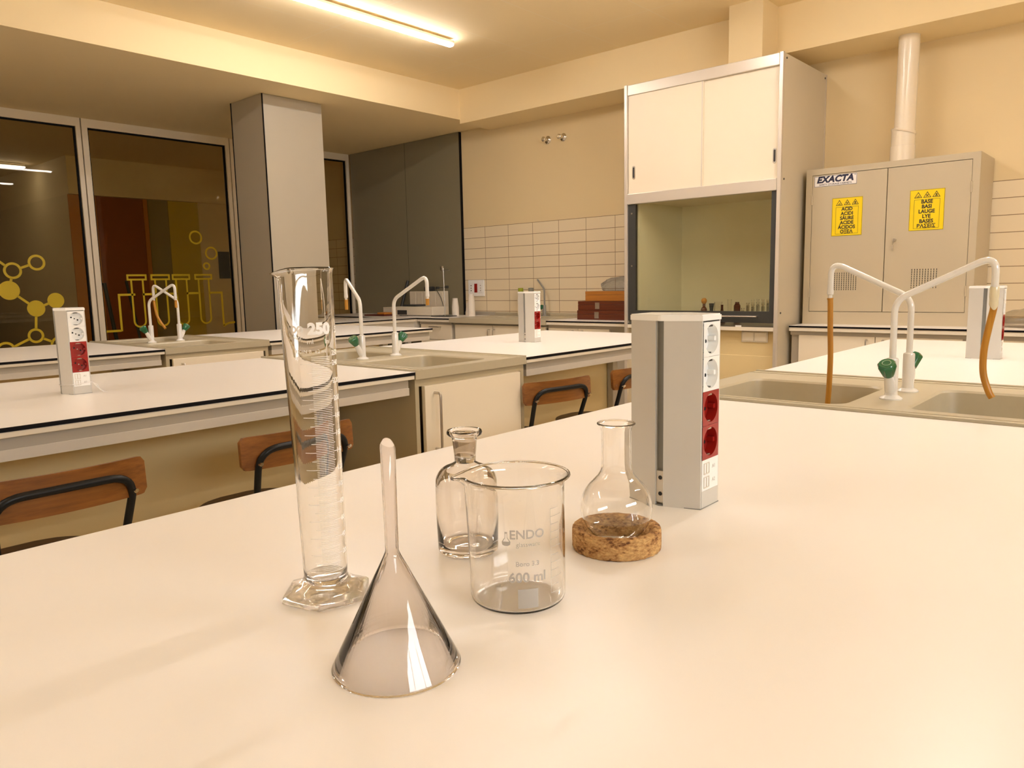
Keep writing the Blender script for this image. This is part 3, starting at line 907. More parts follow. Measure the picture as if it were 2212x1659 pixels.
# reagent bottle
t = thing('reagent_bottle', 'clear glass bottle with flared lip and ground neck, behind the beaker', 'bottle', (-.5892, .588, B + .0003))
out = smooth_prof([(0, .0015), (.020, .0015), (.0235, .0), (.0315, .0), (.0333, .003), (.0333, .010), (.0345, .045), (.0345, .076), (.0335, .086), (.0270, .0955), (.0165, .0995), (.0118, .1025)], 2)
out += [(.0122, .112), (.0136, .126), (.0142, .1305), (.0165, .1315), (.0196, .1335), (.0200, .1365), (.0190, .1385)]
inn = [(.0165, .1380), (.0128, .1355), (.0122, .126), (.0105, .112), (.0098, .1025), (.0150, .0978), (.0255, .0930), (.0315, .084), (.0325, .076), (.0322, .045), (.0312, .012), (.0290, .0075), (.0180, .0070), (0, .0085)]
bm = bmn(); lathe(bm, out + inn, 64)
obj('bottle_body', bm, M['bottleg'], t, True, ang=1.0)
bm = bmn(); lathe(bm, [(.0121, .111), (.0135, .1265), (.0134, .1265), (.0120, .111)], 48, True)
M['ground'] = thin_glass('ground_glass', (0.86, 0.83, 0.78), (0.6, 0.55, 0.5), 3, rough=.5)
obj('ground_neck', bm, M['ground'], t, True)

# beaker
cx, cy0 = -.4578, .5235
t = thing('glass_beaker', 'wide clear glass beaker marked 600 ml with a pouring spout', 'beaker', (cx, cy0, B + .0003))
Rb = .0455
out = smooth_prof([(0, .0008), (.030, .0), (.040, .0), (Rb, .004), (Rb, .014)], 2) + [(Rb, .03), (Rb, .1120), (Rb + .0010, .1165), (Rb + .0034, .1205), (Rb + .0050, .1215)]
prof = shell(out, .0016, .0022)
bm = bmn(); lathe(bm, prof, 72)
sd = math.atan2(-.60, -.80)
for v in bm.verts:
    a = math.atan2(v.co.y, v.co.x); d = (a - sd + PI) % (2 * PI) - PI
    if v.co.z > .103 and abs(d) < .42:
        f = (math.cos(d / .42 * PI) * .5 + .5) * ((v.co.z - .103) / .0185) ** 1.5
        r = math.hypot(v.co.x, v.co.y); q = (r + .011 * f) / r; v.co.x *= q; v.co.y *= q; v.co.z -= .004 * f
obj('beaker_body', bm, M['glass'], t, True, ang=1.0)
bm = bmn(); rim = []
for k in range(96):
    a = 2 * PI * k / 96; d = (a - sd + PI) % (2 * PI) - PI
    f = (math.cos(d / .42 * PI) * .5 + .5) if abs(d) < .42 else 0
    r = Rb + .0046 + .011 * f
    rim.append((r * math.cos(a), r * math.sin(a), .1213 - .004 * f))
tube(bm, rim + [rim[0]], .0013, 8, False)
obj('rim', bm, M['bottleg'], t, True)
fa = math.atan2(-cy0, -cx) + .10
bm = bmn()
ctext(bm, 'ENDO', .0115, .10, .0770, .0002, Rb); ctext(bm, 'glassware', .0058, .12, .0680, 0, Rb)
ctext(bm, 'Boro 3.3', .0062, .10, .0500, .0001, Rb); ctext(bm, '600 ml', .0128, .10, .0370, .0003, Rb)
# little flask emblem
b2 = bmn()
for k in range(12):
    pass
emb = [(-.0012, .006), (.0012, .006), (.0012, .001), (.0040, -.003), (.0036, -.0058), (.0015, -.0068), (-.0015, -.0068), (-.0036, -.0058), (-.0040, -.003), (-.0012, .001)]
outer = [b2.verts.new((x, 0, z)) for x, z in emb]; inner = [b2.verts.new((x * .68, 0, z * .8 - .0002)) for x, z in emb]
for k in range(len(emb)): j = (k + 1) % len(emb); b2.faces.new((outer[k], outer[j], inner[j], inner[k]))
b2.faces.new([b2.verts.new(p) for p in ((-.0030, 0, -.0028), (.0030, 0, -.0028), (.0026, 0, -.0056), (-.0026, 0, -.0056))])
for v in b2.verts: v.co.z += .0740
wrap(b2, Rb + .0003, fa - .34 + .02); merge(bm, b2)
obj('printed_lettering', bm, M['greyprint'], t)
bm = bmn(); n = 12
ar = .205
for i in range(n):
    a0 = fa + .10 - ar + 2 * ar * i / n; a1 = fa + .10 - ar + 2 * ar * (i + 1) / n
    bm.faces.new([bm.verts.new((( Rb + .0003) * math.cos(a), (Rb + .0003) * math.sin(a), z)) for a, z in ((a0, .0085), (a1, .0085), (a1, .0265), (a0, .0265))])
obj('writing_patch', bm, M['greyprint'], t)
bm = bmn()
for i in range(12):
    z = .018 + i * .0072
    band(bm, fa + .62, fa + .62 + (.34 if i % 2 == 0 else .24), z, .0005, Rb + .0003)
box_ = [(fa + .62, .018), (fa + .62, .098)]
band(bm, fa + .618, fa + .628, .058, .080, Rb + .0003)
obj('graduation_marks', bm, M['greyprint'], t)

# cork ring and round flask
fx, fy = -.4620, .7000
t = thing('cork_ring', 'thick brown cork ring supporting the round flask', 'cork ring', (fx, fy, B))
bm = bmn()
lathe(bm, smooth_prof([(.034, .0), (.0490, .0), (.0502, .002), (.0502, .022), (.0490, .0245), (.0405, .0245), (.0335, .014), (.029, .0)], 1) + [(.029, .0)], 96, True)
rnd = random.Random(3)
for v in bm.verts:
    r = math.hypot(v.co.x, v.co.y)
    if v.co.z > .0005:
        q = 1 + rnd.uniform(-.006, .006); v.co.x *= q; v.co.y *= q
        v.co.z += rnd.uniform(-.0004, .0004)
obj('cork_body', bm, M['cork'], t, True, ang=.8)
t = thing('round_flask', 'clear glass round-bottomed flask with long neck, sitting in the cork ring', 'flask', (fx, fy, B))
Rq, zc = .0405, .0465
sph = [(Rq * math.sin(a), zc - Rq * math.cos(a)) for a in [PI * .77 * k / 26 for k in range(27)]]
sph[0] = (0, zc - Rq)
out = sph + smooth_prof([(.0210, .0835), (.0172, .0900), (.0166, .0980)], 2) + [(.0164, .115), (.0166, .134), (.0178, .1385), (.0204, .1415), (.0210, .1425)]
prof = shell(out, .0013)
bm = bmn(); lathe(bm, prof, 72)
obj('flask_body', bm, M['glass'], t, True, ang=1.0)
bm = bmn()
rim = [(.0204 * math.cos(2 * PI * k / 64), .0204 * math.sin(2 * PI * k / 64), .1424) for k in range(65)]
tube(bm, rim, .0011, 8, False)
obj('rim', bm, M['bottleg'], t, True)

# ------------------------------------------------------------------ rear counters
def counter(x0, x1, y0, y1, label, doors=(), drawers=(), splash=True, cup=True):
    t = thing('wall_counter', label, 'counter', (x0, y0, 0))
    L = x1 - x0; D = y1 - y0
    obj('worktop', one(box, 0, L, 0, D, .8985, .9), M['top'], t)
    obj('worktop_edge', one(box, 0, L, 0, D, .888, .8984), M['black'], t)
    obj('support_frame', one(box, .001, L - .001, .003, D, .866, .8879), M['cream'], t)
    obj('apron', one(box, .001, L - .001, .03, D, .84, .8659), M['alu'], t)
    if cup:
        obj('carcass', one(box, .001, L - .001, .05, D, .08, .8399), M['alu'], t)
        obj('plinth', one(box, .001, L - .001, .09, D, 0, .0799), M['charcoal'], t)
    if splash: obj('upstand', one(box, 0, L, D - .012, D - .0005, .9, .932), M['alu'], t)
    for a, b, hs in doors:
        d = obj('door', one(box, a + .002, b - .002, .032, .0499, .10, .855, .0015), M['white'], t)
        hx = b - .045 if hs > 0 else a + .045
        bm = bmn(); tube(bm, rounded([(hx, .032, .822), (hx, .006, .822), (hx, .006, .69), (hx, .032, .69)], .01, 4), .0045, 8)
        obj('handle', bm, M['steel'], d, True)
    for a, b, z0, z1 in drawers:
        d = obj('drawer', one(box, a + .002, b - .002, .032, .0499, z0, z1, .0015), M['white'], t)
        c = (a + b) / 2; zc_ = z1 - .035
        bm = bmn(); tube(bm, rounded([(c - .07, .032, zc_), (c - .07, .006, zc_), (c + .07, .006, zc_), (c + .07, .032, zc_)], .01, 4), .0045, 8)
        obj('handle', bm, M['steel'], d, True)
    return t
counter(-5.28, -4.86, 4.70, YB - .001, 'short white wall counter with drawers left of the wall sink', drawers=[(.01, .41, .705, .855), (.01, .41, .40, .70), (.01, .41, .10, .395)])
counter(-3.76, -2.985, 4.70, YB - .001, 'white wall counter between the wall sink and the fume hood', doors=[(.0, .29, 1), (.29, .58, -1)])
counter(-1.825, 2.55, 4.715, YB - .001, 'long white wall counter under the beige safety cabinet', doors=[(.05, .50, 1), (.50, .95, -1), (1.0, 1.45, 1), (1.45, 1.9, -1), (1.95, 2.4, 1), (2.4, 2.85, -1)])
# L-shaped corner counter
t = thing('corner_counter', 'pale corner counter beside the grey pillar carrying the balance', 'counter', (-5.30, 3.75, 0))
def Lp(d): return [(-d, d), (-d, .95 - d + 2 * d), (-d, 1.569 - d), (-1.66, 1.54), (-1.66, .95), (-.60, .95), (-.60, d)]
def Lshape(ins, z0, z1):
    return one(prism, [(-ins, .002), (-ins, .948), (.018 - ins, .948), (.018 - ins, 1.545), (-1.64, 1.545), (-1.64, .95 + ins), (-.60 + ins, .95 + ins), (-.60 + ins, .002)], z0, z1)
obj('worktop', Lshape(0, .8985, .9), M['top'], t)
obj('worktop_edge', Lshape(0, .888, .8984), M['black'], t)
obj('support_frame', Lshape(.004, .866, .8879), M['cream'], t)
obj('apron', Lshape(.02, .81, .8659), M['alu2'], t)
for x, y in ((-.06, .05), (-.55, .05), (-.06, .9), (-.55, .9), (-1.58, 1.0), (-1.58, 1.5)):
    obj('leg', one(box, x - .02, x + .02, y - .02, y + .02, 0, .8099), M['alu'], t)
# wall sink
t = thing('wall_sink_unit', 'beige moulded sink let into the rear wall counter, below the tiles', 'sink', (-4.31, 4.70, 0))
bm = bmn(); zt = .903
basin_plate(bm, -.55, .548, 0, .6185, -.30, .30, .10, .46, .05, zt, .18)
for xa, ya, xb, yb in ((-.55, 0, .548, 0), (.548, 0, .548, .6185), (.548, .6185, -.55, .6185), (-.55, .6185, -.55, 0)):
    bm.faces.new([bm.verts.new(p) for p in ((xa, ya, zt), (xb, yb, zt), (xb, yb, .862), (xa, ya, .862))])
box(bm, -.55, .548, .603, .6183, zt, .928, .002)
bmesh.ops.remove_doubles(bm, verts=bm.verts, dist=1e-5)
obj('basin_top', bm, M['sink'], t, True, ang=.5)
bm = bmn(); box(bm, -.549, -.53, .05, .6, .08, .8619); box(bm, .53, .547, .05, .6, .08, .8619); box(bm, -.53, .53, .05, .07, .835, .8619); box(bm, -.53, .53, .05, .6, .08, .1)
obj('cabinet', bm, M['alu'], t)
for a, b, s in ((-.51, -.06, 1), (-.055, .52, -1)):
    d = obj('door', one(box, a, b, .032, .0499, .10, .845, .0015), M['white'], t)
    hx = b - .03 if s > 0 else a + .025
    bm = bmn(); tube(bm, rounded([(hx, .032, .812), (hx, .004, .812), (hx, .004, .70), (hx, .032, .70)], .01, 4), .0045, 8)
    obj('handle', bm, M['steel'], d, True)
obj('plinth', one(box, -.549, .547, .09, .6, 0, .0799), M['charcoal'], t)
faucet('grey swan-neck tap on the wall sink, in front of the tiles', (-4.20, 5.235, .9028), -PI / 2 - .2, -.95 - PI / 2 + .6, None, group=None, m=mat('grey_enamel', (.30, .29, .26), .3))

# ------------------------------------------------------------------ fume hood
hx0, hx1, hy = -2.955, -1.852, 4.60
t = thing('fume_hood', 'tall white fume hood with two sliding doors above a glass sash', 'fume hood', ((hx0 + hx1) / 2, hy, 0))
W2 = (hx1 - hx0) / 2
D = YB - .002 - hy
for s in (-1, 1):
    a, b = sorted((s * W2, s * (W2 - .022)))
    k = obj('side_panel', one(box, a, b, .012, D, 0, 2.515), M['cab2'] if 'cab2' in M else mat('hood_side_%s' % ('left' if s < 0 else 'right'), (0.62, 0.55, 0.42), .4), t)
    obj('front_profile', one(box, a - (.002 if s < 0 else 0), b + (.002 if s > 0 else 0), -.012, .012, 0, 2.520, .003), M['anod'], k)
    bm = bmn()
    for zz in (2.49, 1.79, .98):
        for yy in (.04, D - .03): tube(bm, [(s * W2, yy, zz), (s * (W2 + .004), yy, zz)], .006, 10)
    obj('bolt', bm, M['charcoal'], k)
    obj('rear_profile', one(box, *sorted((s * W2, s * (W2 + .003))), D - .012, D, 0, 2.515), M['anod'], k)
iw = W2 - .0225
obj('top_rail', one(box, -iw, iw, -.006, .03, 2.448, 2.518, .004), M['anod'], t)
obj('roof_panel', one(box, -iw, iw, .0301, D, 2.49, 2.51), M['white'], t)
obj('lower_rail', one(box, -iw, iw, -.014, .03, 1.722, 1.793, .004), M['anod'], t)
dm = -2.382 + 2.4035
for a, b, y, hxp in ((-iw + .002, dm + .012, .004, -iw + .045), (dm + .004, iw - .002, -.0035 + .012, iw - .022)):
    if a > 0: y0_, y1_ = .013, .021
    else: y0_, y1_ = .003, .011
    d = obj('sliding_door', one(box, a, b, y0_, y1_, 1.7935, 2.4475), M['white'], t)
    bm = bmn(); cs = [p for c in rrect(-.0115, .0115, -.045, .045, .0112, 5) for p in c]
    ci = [p for c in rrect(-.0065, .0065, -.036, .036, .0062, 5) for p in c]
    vo = [bm.verts.new((x, -.0025, z)) for x, z in cs]; vi = [bm.verts.new((x, -.0025, z)) for x, z in ci]
    vo2 = [bm.verts.new((x, 0, z)) for x, z in cs]; vi2 = [bm.verts.new((x, -.0004, z)) for x, z in ci]
    n = len(cs)
    for k in range(n):
        j = (k + 1) % n
        bm.faces.new((vo[k], vo[j], vi[j], vi[k])); bm.faces.new((vo[k], vo[j], vo2[j], vo2[k])); bm.faces.new((vi[k], vi[j], vi2[j], vi2[k]))
    shift(bm, T(hxp - (.004 if a > 0 else 0), y0_, 1.93 if a > 0 else 1.935))
    hd = obj('finger_pull', bm, M['steel'], d, True, ang=.4)
    bm = bmn(); vi3 = [bm.verts.new((x * 1.02, -.0006, z)) for x, z in ci]; bm.faces.new(vi3)
    shift(bm, T(hxp - (.004 if a > 0 else 0), y0_, 1.93 if a > 0 else 1.935))
    obj('pull_recess', bm, M['charcoal'], hd)
obj('door_meeting_strip', one(box, dm + .001, dm + .007, .001, .012, 1.7935, 2.4475), M['anod'], t)
# cupboard floor and chamber
obj('chamber_roof', one(box, -iw, iw, .0301, D, 1.74, 1.76), M['white'], t)
ch_m = mat('chamber_lining', (0.88, 0.84, 0.68), .35)
obj('chamber_back', one(box, -iw, iw, D - .06, D - .04, .9, 1.7399), ch_m, t)
obj('chamber_side', one(box, -iw, -iw + .06, .05, D - .0601, .9, 1.7399), ch_m, t)
obj('chamber_side', one(box, iw - .02, iw, .05, D - .0601, .9, 1.7399), ch_m, t)
0 and obj('rear_baffle', one(box, -.175, -.160, D - .075, D - .0601, .9, 1.7399), ch_m, t)
bm = bmn()
box(bm, -iw, -iw + .058, .002, .03, .918, 1.7215); box(bm, iw - .034, iw, .002, .03, .918, 1.7215)
box(bm, -iw + .058, iw - .034, .002, .03, .918, .990)
sf = obj('sash_frame', bm, M['charcoal'], t)
obj('sash_glass', one(box, -iw + .058, iw - .034, .013, .018, .990, 1.7215), M['sash'], sf)
bm = bmn(); tube(bm, rounded([(-.30, .002, .959), (-.30, -.022, .959), (.42, -.022, .959), (.42, .002, .959)], .01, 3), .005, 8)
obj('sash_handle', bm, M['steel'], sf, True)
bm = bmn()
for z in (.96, 1.30, 1.66): tube(bm, [(-iw + .03, .002, z), (-iw + .03, -.001, z)], .006, 10)
obj('sash_screw', bm, M['steel'], sf)
obj('worktop', one(box, -iw, iw, -.005, D - .001, .892, .8999), mat('hood_worktop', (.10, .085, .06), .3), t)
obj('worktop_edge', one(box, -iw, iw, -.008, .03, .868, .8919), M['cream'], t)
bm = bmn(); box(bm, -iw, iw, .05, .07, .10, .8675)
box(bm, -iw, iw, .044, .0499, .10, .706, .002)
fp = obj('front_panel', bm, M['panel'], t)
sw = obj('switch_plate', one(box, .30, .475, .040, .0499, .792, .868 - .004, .004), M['cream'], fp)
for a in (.308, .390): obj('switch_rocker', one(box, a, a + .076, .036, .0399, .800, .855, .003), M['white'], sw)
tg = one(box, -.02, .02, -.0075, -.0055, .888, .902)
obj('small_tag', shift(tg, T(.30, 0, 0)), M['label'], t)

# glassware inside the hood
def small(name, label, cat, x, y, prof, m, closed=False, group=None, seg=20):
    bm = bmn(); lathe(bm, prof, seg, closed)
    o = obj(name, bm, m, None, True, (x, y, .9), 1.0)
    return tag(o, label, cat, group)
t = thing('amber_bottle', 'small brown glass bottle with orange stopper inside the fume hood', 'bottle', (-2.50, 4.90, .9))
bm = bmn(); lathe(bm, [(0, 0), (.021, 0), (.022, .004), (.022, .085), (.018, .098), (.010, .106), (.010, .128), (0, .128)], 24)
obj('bottle_body', bm, mat('brown_glass', (.12, .03, .01), .15, coat=.5), t, True)
bm = bmn(); lathe(bm, [(0, .126), (.012, .128), (.019, .140), (.020, .152), (.013, .165), (0, .169)], 20)
obj('stopper', bm, mat('orange_stopper', (.55, .24, .03), .4), t, True)
small('dark_pot', 'small dark flared pot beside the brown bottle in the fume hood', 'pot', -2.443, 4.90, [(0, 0), (.012, 0), (.014, .05), (.012, .085), (.018, .130), (.016, .130), (.010, .09), (0, .09)], M['charcoal'])
gb = [(0, 0), (.024, 0), (.026, .004), (.026, .135), (.028, .140), (.026, .140), (.024, .135), (.024, .006), (0, .004)]
small('small_beaker', 'clear beaker in the fume hood, next right of the dark pot', 'beaker', -2.393, 4.90, gb, M['glass'])
small('small_flask', 'brownish conical flask in the fume hood, right of the beaker', 'flask', -2.345, 4.86, [(0, 0), (.022, 0), (.024, .006), (.008, .095), (.008, .118), (.010, .122), (0, .122)], M['amber'])
small('small_measuring_cylinder', 'tall narrow clear cylinder in the fume hood', 'measuring cylinder', -2.309, 4.90, [(0, 0), (.022, 0), (.022, .006), (.012, .01), (.013, .150), (.015, .157), (.012, .157), (.011, .012), (0, .012)], M['glass'])
small('small_jar', 'brown tinted glass jar in the fume hood, right of the tall cylinder', 'jar', -2.25, 4.89, [(0, 0), (.020, 0), (.022, .01), (.022, .115), (.014, .130), (.014, .140), (0, .140)], M['amber'])
rr = random.Random(11)
for i in range(11):
    x = -2.205 + i * .0175; hgt = [.10, .12, .135, .155, .125, .158, .14, .157, .13, .158, .15][i]; r = .0085 if i % 2 else .010
    small('glass_vial', 'clear glass vial in the crowded row at the right of the fume hood', 'glass vial', x, 4.90 + (.02 if i % 2 else -.02),
          [(0, 0), (r, 0), (r, hgt - .02), (r * .8, hgt - .015), (r * 1.1, hgt), (r * .7, hgt), (r * .7, .004), (0, .004)], M['bottleg'] if i % 3 else M['glass'], group='clear vials crowded at the right of the fume hood')

# ------------------------------------------------------------------ safety cabinet
cx0, cx1, cyf = -1.818, -.868, 4.92
t = thing('safety_cabinet', 'beige steel chemical storage cabinet with two yellow warning signs', 'cabinet', ((cx0 + cx1) / 2, cyf, B))
hw = (cx1 - cx0) / 2; cz = .962; cd = YB - .015 - cyf
bm = bmn()
box(bm, -hw, -hw + .038, 0, cd, 0, cz); box(bm, hw - .038, hw, 0, cd, 0, cz)
box(bm, -hw + .038, hw - .038, 0, cd, cz - .036, cz); box(bm, -hw + .038, hw - .038, 0, cd, 0, .078)
box(bm, -hw + .038, hw - .038, .03, cd, .078, cz - .036)
obj('body', bm, M['cab'], t)
def door(x0, x1, hingex):
    d = obj('door', one(box, x0, x1, .002, .0299, .081, cz - .039), M['cab'], t)
    bm = bmn()
    for z in (.775, .20): tube(bm, [(hingex, -.001, z - .03), (hingex, -.001, z + .03)], .005, 8)
    obj('hinge', bm, M['cab'], d, True)
    return d
dl = door(-hw + .0405, -.0015 + .0, -hw + .038); dr = door(.0035, hw - .0405, hw - .038)
mid = (cx0 + cx1) / 2
def vents(par, xa, xb, z0, z1):
    bm = bmn(); n = 10
    for i in range(n):
        x = xa + (xb - xa) * i / (n - 1)
        for k in range(9):
            z = z0 + (z1 - z0) * (k + .5) / 9
            box(bm, x - .0016, x + .0016, .0008, .0019, z - .0048, z + .0048)
    obj('vent_slots', bm, M['dark'], par)
vents(dl, -1.625 - mid, -1.499 - mid, .211, .322); vents(dr, -1.188 - mid, -1.058 - mid, .217, .333)
def sign(par, x0, x1, z0, z1, lines):
    s = obj('warning_sign', one(box, x0, x1, .0005, .0018, z0, z1), M['yellow'], par)
    bm = bmn(); w_, h_ = x1 - x0, z1 - z0
    def fr(a, b, c, d, l):
        box(bm, a, b, .0001, .0005, d - l, d); box(bm, a, b, .0001, .0005, c, c + l); box(bm, a, a + l, .0001, .0005, c, d); box(bm, b - l, b, .0001, .0005, c, d)
    fr(x0 + .001, x1 - .001, z0 + .001, z1 - .001, .0015)
    fr(x0 + w_ * .13, x1 - w_ * .13, z0 + h_ * .05, z0 + h_ * .76, .0015)
    for k in range(3):
        c = x0 + w_ * (.24 + .26 * k); zb_ = z0 + h_ * .80; r = w_ * .115
        tri = [(c - r, zb_), (c + r, zb_), (c, zb_ + r * 1.65)]; ti = [(c - r * .74, zb_ + r * .15), (c + r * .74, zb_ + r * .15), (c, zb_ + r * 1.35)]
        vo = [bm.verts.new((x, .0002, z)) for x, z in tri]; vi = [bm.verts.new((x, .0002, z)) for x, z in ti]
        for q in range(3): bm.faces.new((vo[q], vo[(q + 1) % 3], vi[(q + 1) % 3], vi[q]))
        if k == 0:   # drip over a hand
            box(bm, c - r * .4, c + r * .4, .0001, .0004, zb_ + r * .22, zb_ + r * .38); box(bm, c - r * .05, c + r * .3, .0001, .0004, zb_ + r * .55, zb_ + r * .68); box(bm, c + .0, c + r * .1, .0001, .0004, zb_ + r * .42, zb_ + r * .5)
        elif k == 1: # cross
            for sg in (-1, 1):
                q = bmn(); box(q, -r * .42, r * .42, -.0002, .0001, -r * .08, r * .08)
                merge(bm, q, T(c, .0003, zb_ + r * .58) @ Matrix.Rotation(sg * .75, 4, 'Y'))
        else:        # skull block
            box(bm, c - r * .22, c + r * .22, .0001, .0004, zb_ + r * .5, zb_ + r * .9); box(bm, c - r * .34, c + r * .34, .0001, .0004, zb_ + r * .22, zb_ + r * .40)
    n = len(lines)
    for i, l in enumerate(lines):
        b2 = text_bm(l, h_ * .125, .0001, bold=.0011, sx=.95)
        merge(bm, b2, T((x0 + x1) / 2, .0002, z0 + h_ * (.70 - .595 * i / (n - 1))))
    obj('sign_print', bm, M['ink'], s)
sign(dl, -1.655 - mid, -1.4755 - mid, .545, .775, ['ACID', 'ACIDI', 'SÄURE', 'ACIDE', 'ÁCIDOS', 'ΟΞΕΑ'])
sign(dr, -1.216 - mid, -1.035 - mid, .551, .782, ['BASE', 'BASI', 'LAUGE', 'LYE', 'BASES', 'ΒΑΣΕΙΣ'])
s = obj('name_plate', one(box, -1.768 - mid, -1.514 - mid, .0005, .0018, .852, .917), M['label'], dl)
bm = bmn(); a, b, c, d = -1.767 - mid, -1.515 - mid, .853, .916
for q in ((a, b, d - .002, d), (a, b, c, c + .002), (a, a + .002, c, d), (b - .002, b, c, d)): box(bm, q[0], q[1], .0001, .0005, q[2], q[3])
merge(bm, text_bm('EXACTA', .050, .0002, shear=.25, bold=.0026, sx=1.08, spacing=1.06), T((a + b) / 2 - .004, .0002, .892))
merge(bm, text_bm('SAFETY STORAGE CABINETS', .0135, .0002, bold=.0002, sx=1.12), T((a + b) / 2, .0002, .8635))
merge(bm, text_bm('®', .012, .0002), T(b - .010, .0002, .908))
obj('plate_print', bm, M['navy'], s)
bm = bmn(); tube(bm, [(-1.290 - mid, .002, .504), (-1.290 - mid, -.006, .504)], .010, 14)
lk = obj('lock', bm, M['steel'], dr, True)
bm = bmn(); x = -1.290 - mid
box(bm, x - .0012, x + .0012, -.022, -.006, .496, .512)
tube(bm, rounded([(x, -.020, .50), (x - .004, -.014, .488), (x - .008, -.008, .478), (x - .004, -.008, .468), (x, -.014, .478), (x, -.020, .497)], .003, 3), .0009, 6)
box(bm, x - .010, x - .003, -.009, -.0075, .443, .468)
obj('key', bm, M['steel'], lk)
# vent pipe from the cabinet
bm = bmn(); tube(bm, [(0, 0, 0), (0, 0, .105), (0, 0, .106), (0, 0, .19), (0, 0, .191), (.006, 0, .20), (.01, 0, BK - B - cz - .0), ], [.069, .069, .0655, .0655, .072, .060, .0575], 32)
pp = obj('vent_pipe', bm, M['pvc'], None, True, (-1.318, 5.12, B + cz), .6)
tag(pp, 'white plastic vent pipe rising from the beige cabinet to the bulkhead', 'pipe')

# ------------------------------------------------------------------ things on and above the rear counters
t = thing('wall_outlet_plate', 'white wall plate with a red socket beside the grey cladding', 'wall outlet', (-5.10, YB, 1.158))
obj('plate', one(box, -.105, .105, -.014, -.0005, -.078, .078, .004), M['plastic'], t)
obj('red_socket', one(box, -.018, .018, -.018, -.0141, -.042, .042), M['red'], t)
for xx in (-.062, .062):
    k = obj('socket', one(box, xx - .026, xx + .026, -.017, -.0141, -.045, .045, .002), M['plastic'], t)
    bm = bmn()
    for zz in (-.024, .0, .024): tube(bm, [(xx, -.0172, zz), (xx, -.018, zz)], .006, 10)
    obj('socket_hole', bm, M['charcoal'] if xx < 0 else M['alu'], k)
for i, (x, lb) in enumerate(((-4.203, 'left of the pair'), (-4.035, 'right of the pair'))):
    t = thing('wall_valve', 'chrome water valve stub high on the wall, ' + lb, 'valve', (x, YB, 2.418), group='chrome valve stubs high on the wall')
    bm = bmn(); lathe(bm, [(0, .0005), (.034, .0005), (.034, .004), (.028, .009), (.016, .014), (.014, .014), (.014, .05), (0, .05)], 24); shift(bm, Matrix.Rotation(PI / 2, 4, 'X'))
    obj('flange', bm, M['chrome'], t, True)
    bm = bmn(); lathe(bm, [(0, 0), (.020, 0), (.022, .006), (.020, .022), (.012, .028), (0, .028)], 20); shift(bm, T(0, -.045, 0) @ Matrix.Rotation(PI / 2, 4, 'X'))
    obj('valve_head', bm, M['chrome'], t, True)

# wooden cases + plastic bag
def case(name, label, x0, x1, y0, y1, z0, z1, m, latch=True, group=None):
    t = thing(name, label, 'wooden case', ((x0 + x1) / 2, y0, z0), group=group)
    w_, d_, h_ = (x1 - x0) / 2, y1 - y0, z1 - z0
    obj('case_base', one(box, -w_, w_, 0, d_, 0, h_ * .62, .002), m, t)
    obj('case_lid', one(box, -w_, w_, 0, d_, h_ * .63, h_, .002), m, t)
    if latch:
        obj('latch', one(box, -w_ * .42, -w_ * .28, -.003, -.0003, h_ * .15, h_ * .85), M['steel'], t)
    return t
case('wooden_case', 'dark red-brown wooden case with metal latch, bottom of the stack beside the hood', -3.60, -3.02, 4.90, 5.18, B, B + .073, M['bwood'], group='wooden cases by the fume hood')
case('wooden_case', 'red-brown wooden case in the middle of the stack beside the hood', -3.595, -3.02, 4.905, 5.18, B + .0735, B + .145, M['bwood'], group='wooden cases by the fume hood')
case('wooden_case', 'honey coloured wooden case topmost of the stack beside the hood', -3.53, -3.03, 4.915, 5.17, B + .1455, B + .222, M['bwood2'], False, group='wooden cases by the fume hood')
def crumple(name, label, cat, x, y, z, sx, sy, sz, m, seed, n=5):
    bm = bmn(); bmesh.ops.create_icosphere(bm, subdivisions=4, radius=1)
    rg = random.Random(seed); ph = [(Vector((rg.uniform(-1, 1), rg.uniform(-1, 1), rg.uniform(-1, 1))) * rg.uniform(3, 9), rg.uniform(0, 6)) for _ in range(14)]
    for v in bm.verts:
        d = sum(abs(math.sin(v.co.dot(a) + p)) for a, p in ph) / 14
        v.co = v.co * (.72 + .5 * d)
        v.co.z = max(v.co.z, -.45)
        v.co = Vector((v.co.x * sx, v.co.y * sy, (v.co.z + .45) * sz))
    return tag(obj(name, bm, m, None, True, (x, y, z), .35), label, cat)
bagm = thin_glass('bluish_plastic_bag', (.80, .83, .88), (.40, .45, .55), 2, rough=.15)
crumple('plastic_bag', 'crumpled bluish plastic bag on top of the wooden cases', 'plastic bag', -3.24, 5.03, B + .223, .19, .11, .075, bagm, 4)
crumple('plastic_bag', 'crumpled clear plastic bag on the right wall counter beside the cabinet', 'plastic bag', -.55, 5.0, B, .22, .14, .07, M['film'], 9)

# cups
def cups(x, y, h, label, r=.034):
    bm = bmn(); nst = max(1, int(h / .055)); prof = [(0, 0), (r, 0)]
    z = 0
    while z < h - .075:
        prof += [(r + .001, z), (r - .001, z + .008)]; z += .010
        if z > h - .16: break
    prof += [(r - .001, h - .085 if h > .1 else .0), (r * .70, h), (0, h)]
    lathe(bm, prof, 24)
    return tag(obj('paper_cup_stack', bm, M['paper'], None, True, (x, y, B), .5), label, 'paper cups', 'white paper cups on the rear counter')
cups(-5.160, 5.08, .168, 'stack of white paper cups upside down, left of the three stacks')
cups(-5.09, 5.19, .118, 'shortest stack of white paper cups, middle of the three', .032)
cups(-4.985, 5.12, .205, 'tallest stack of white paper cups, below the wall outlet')

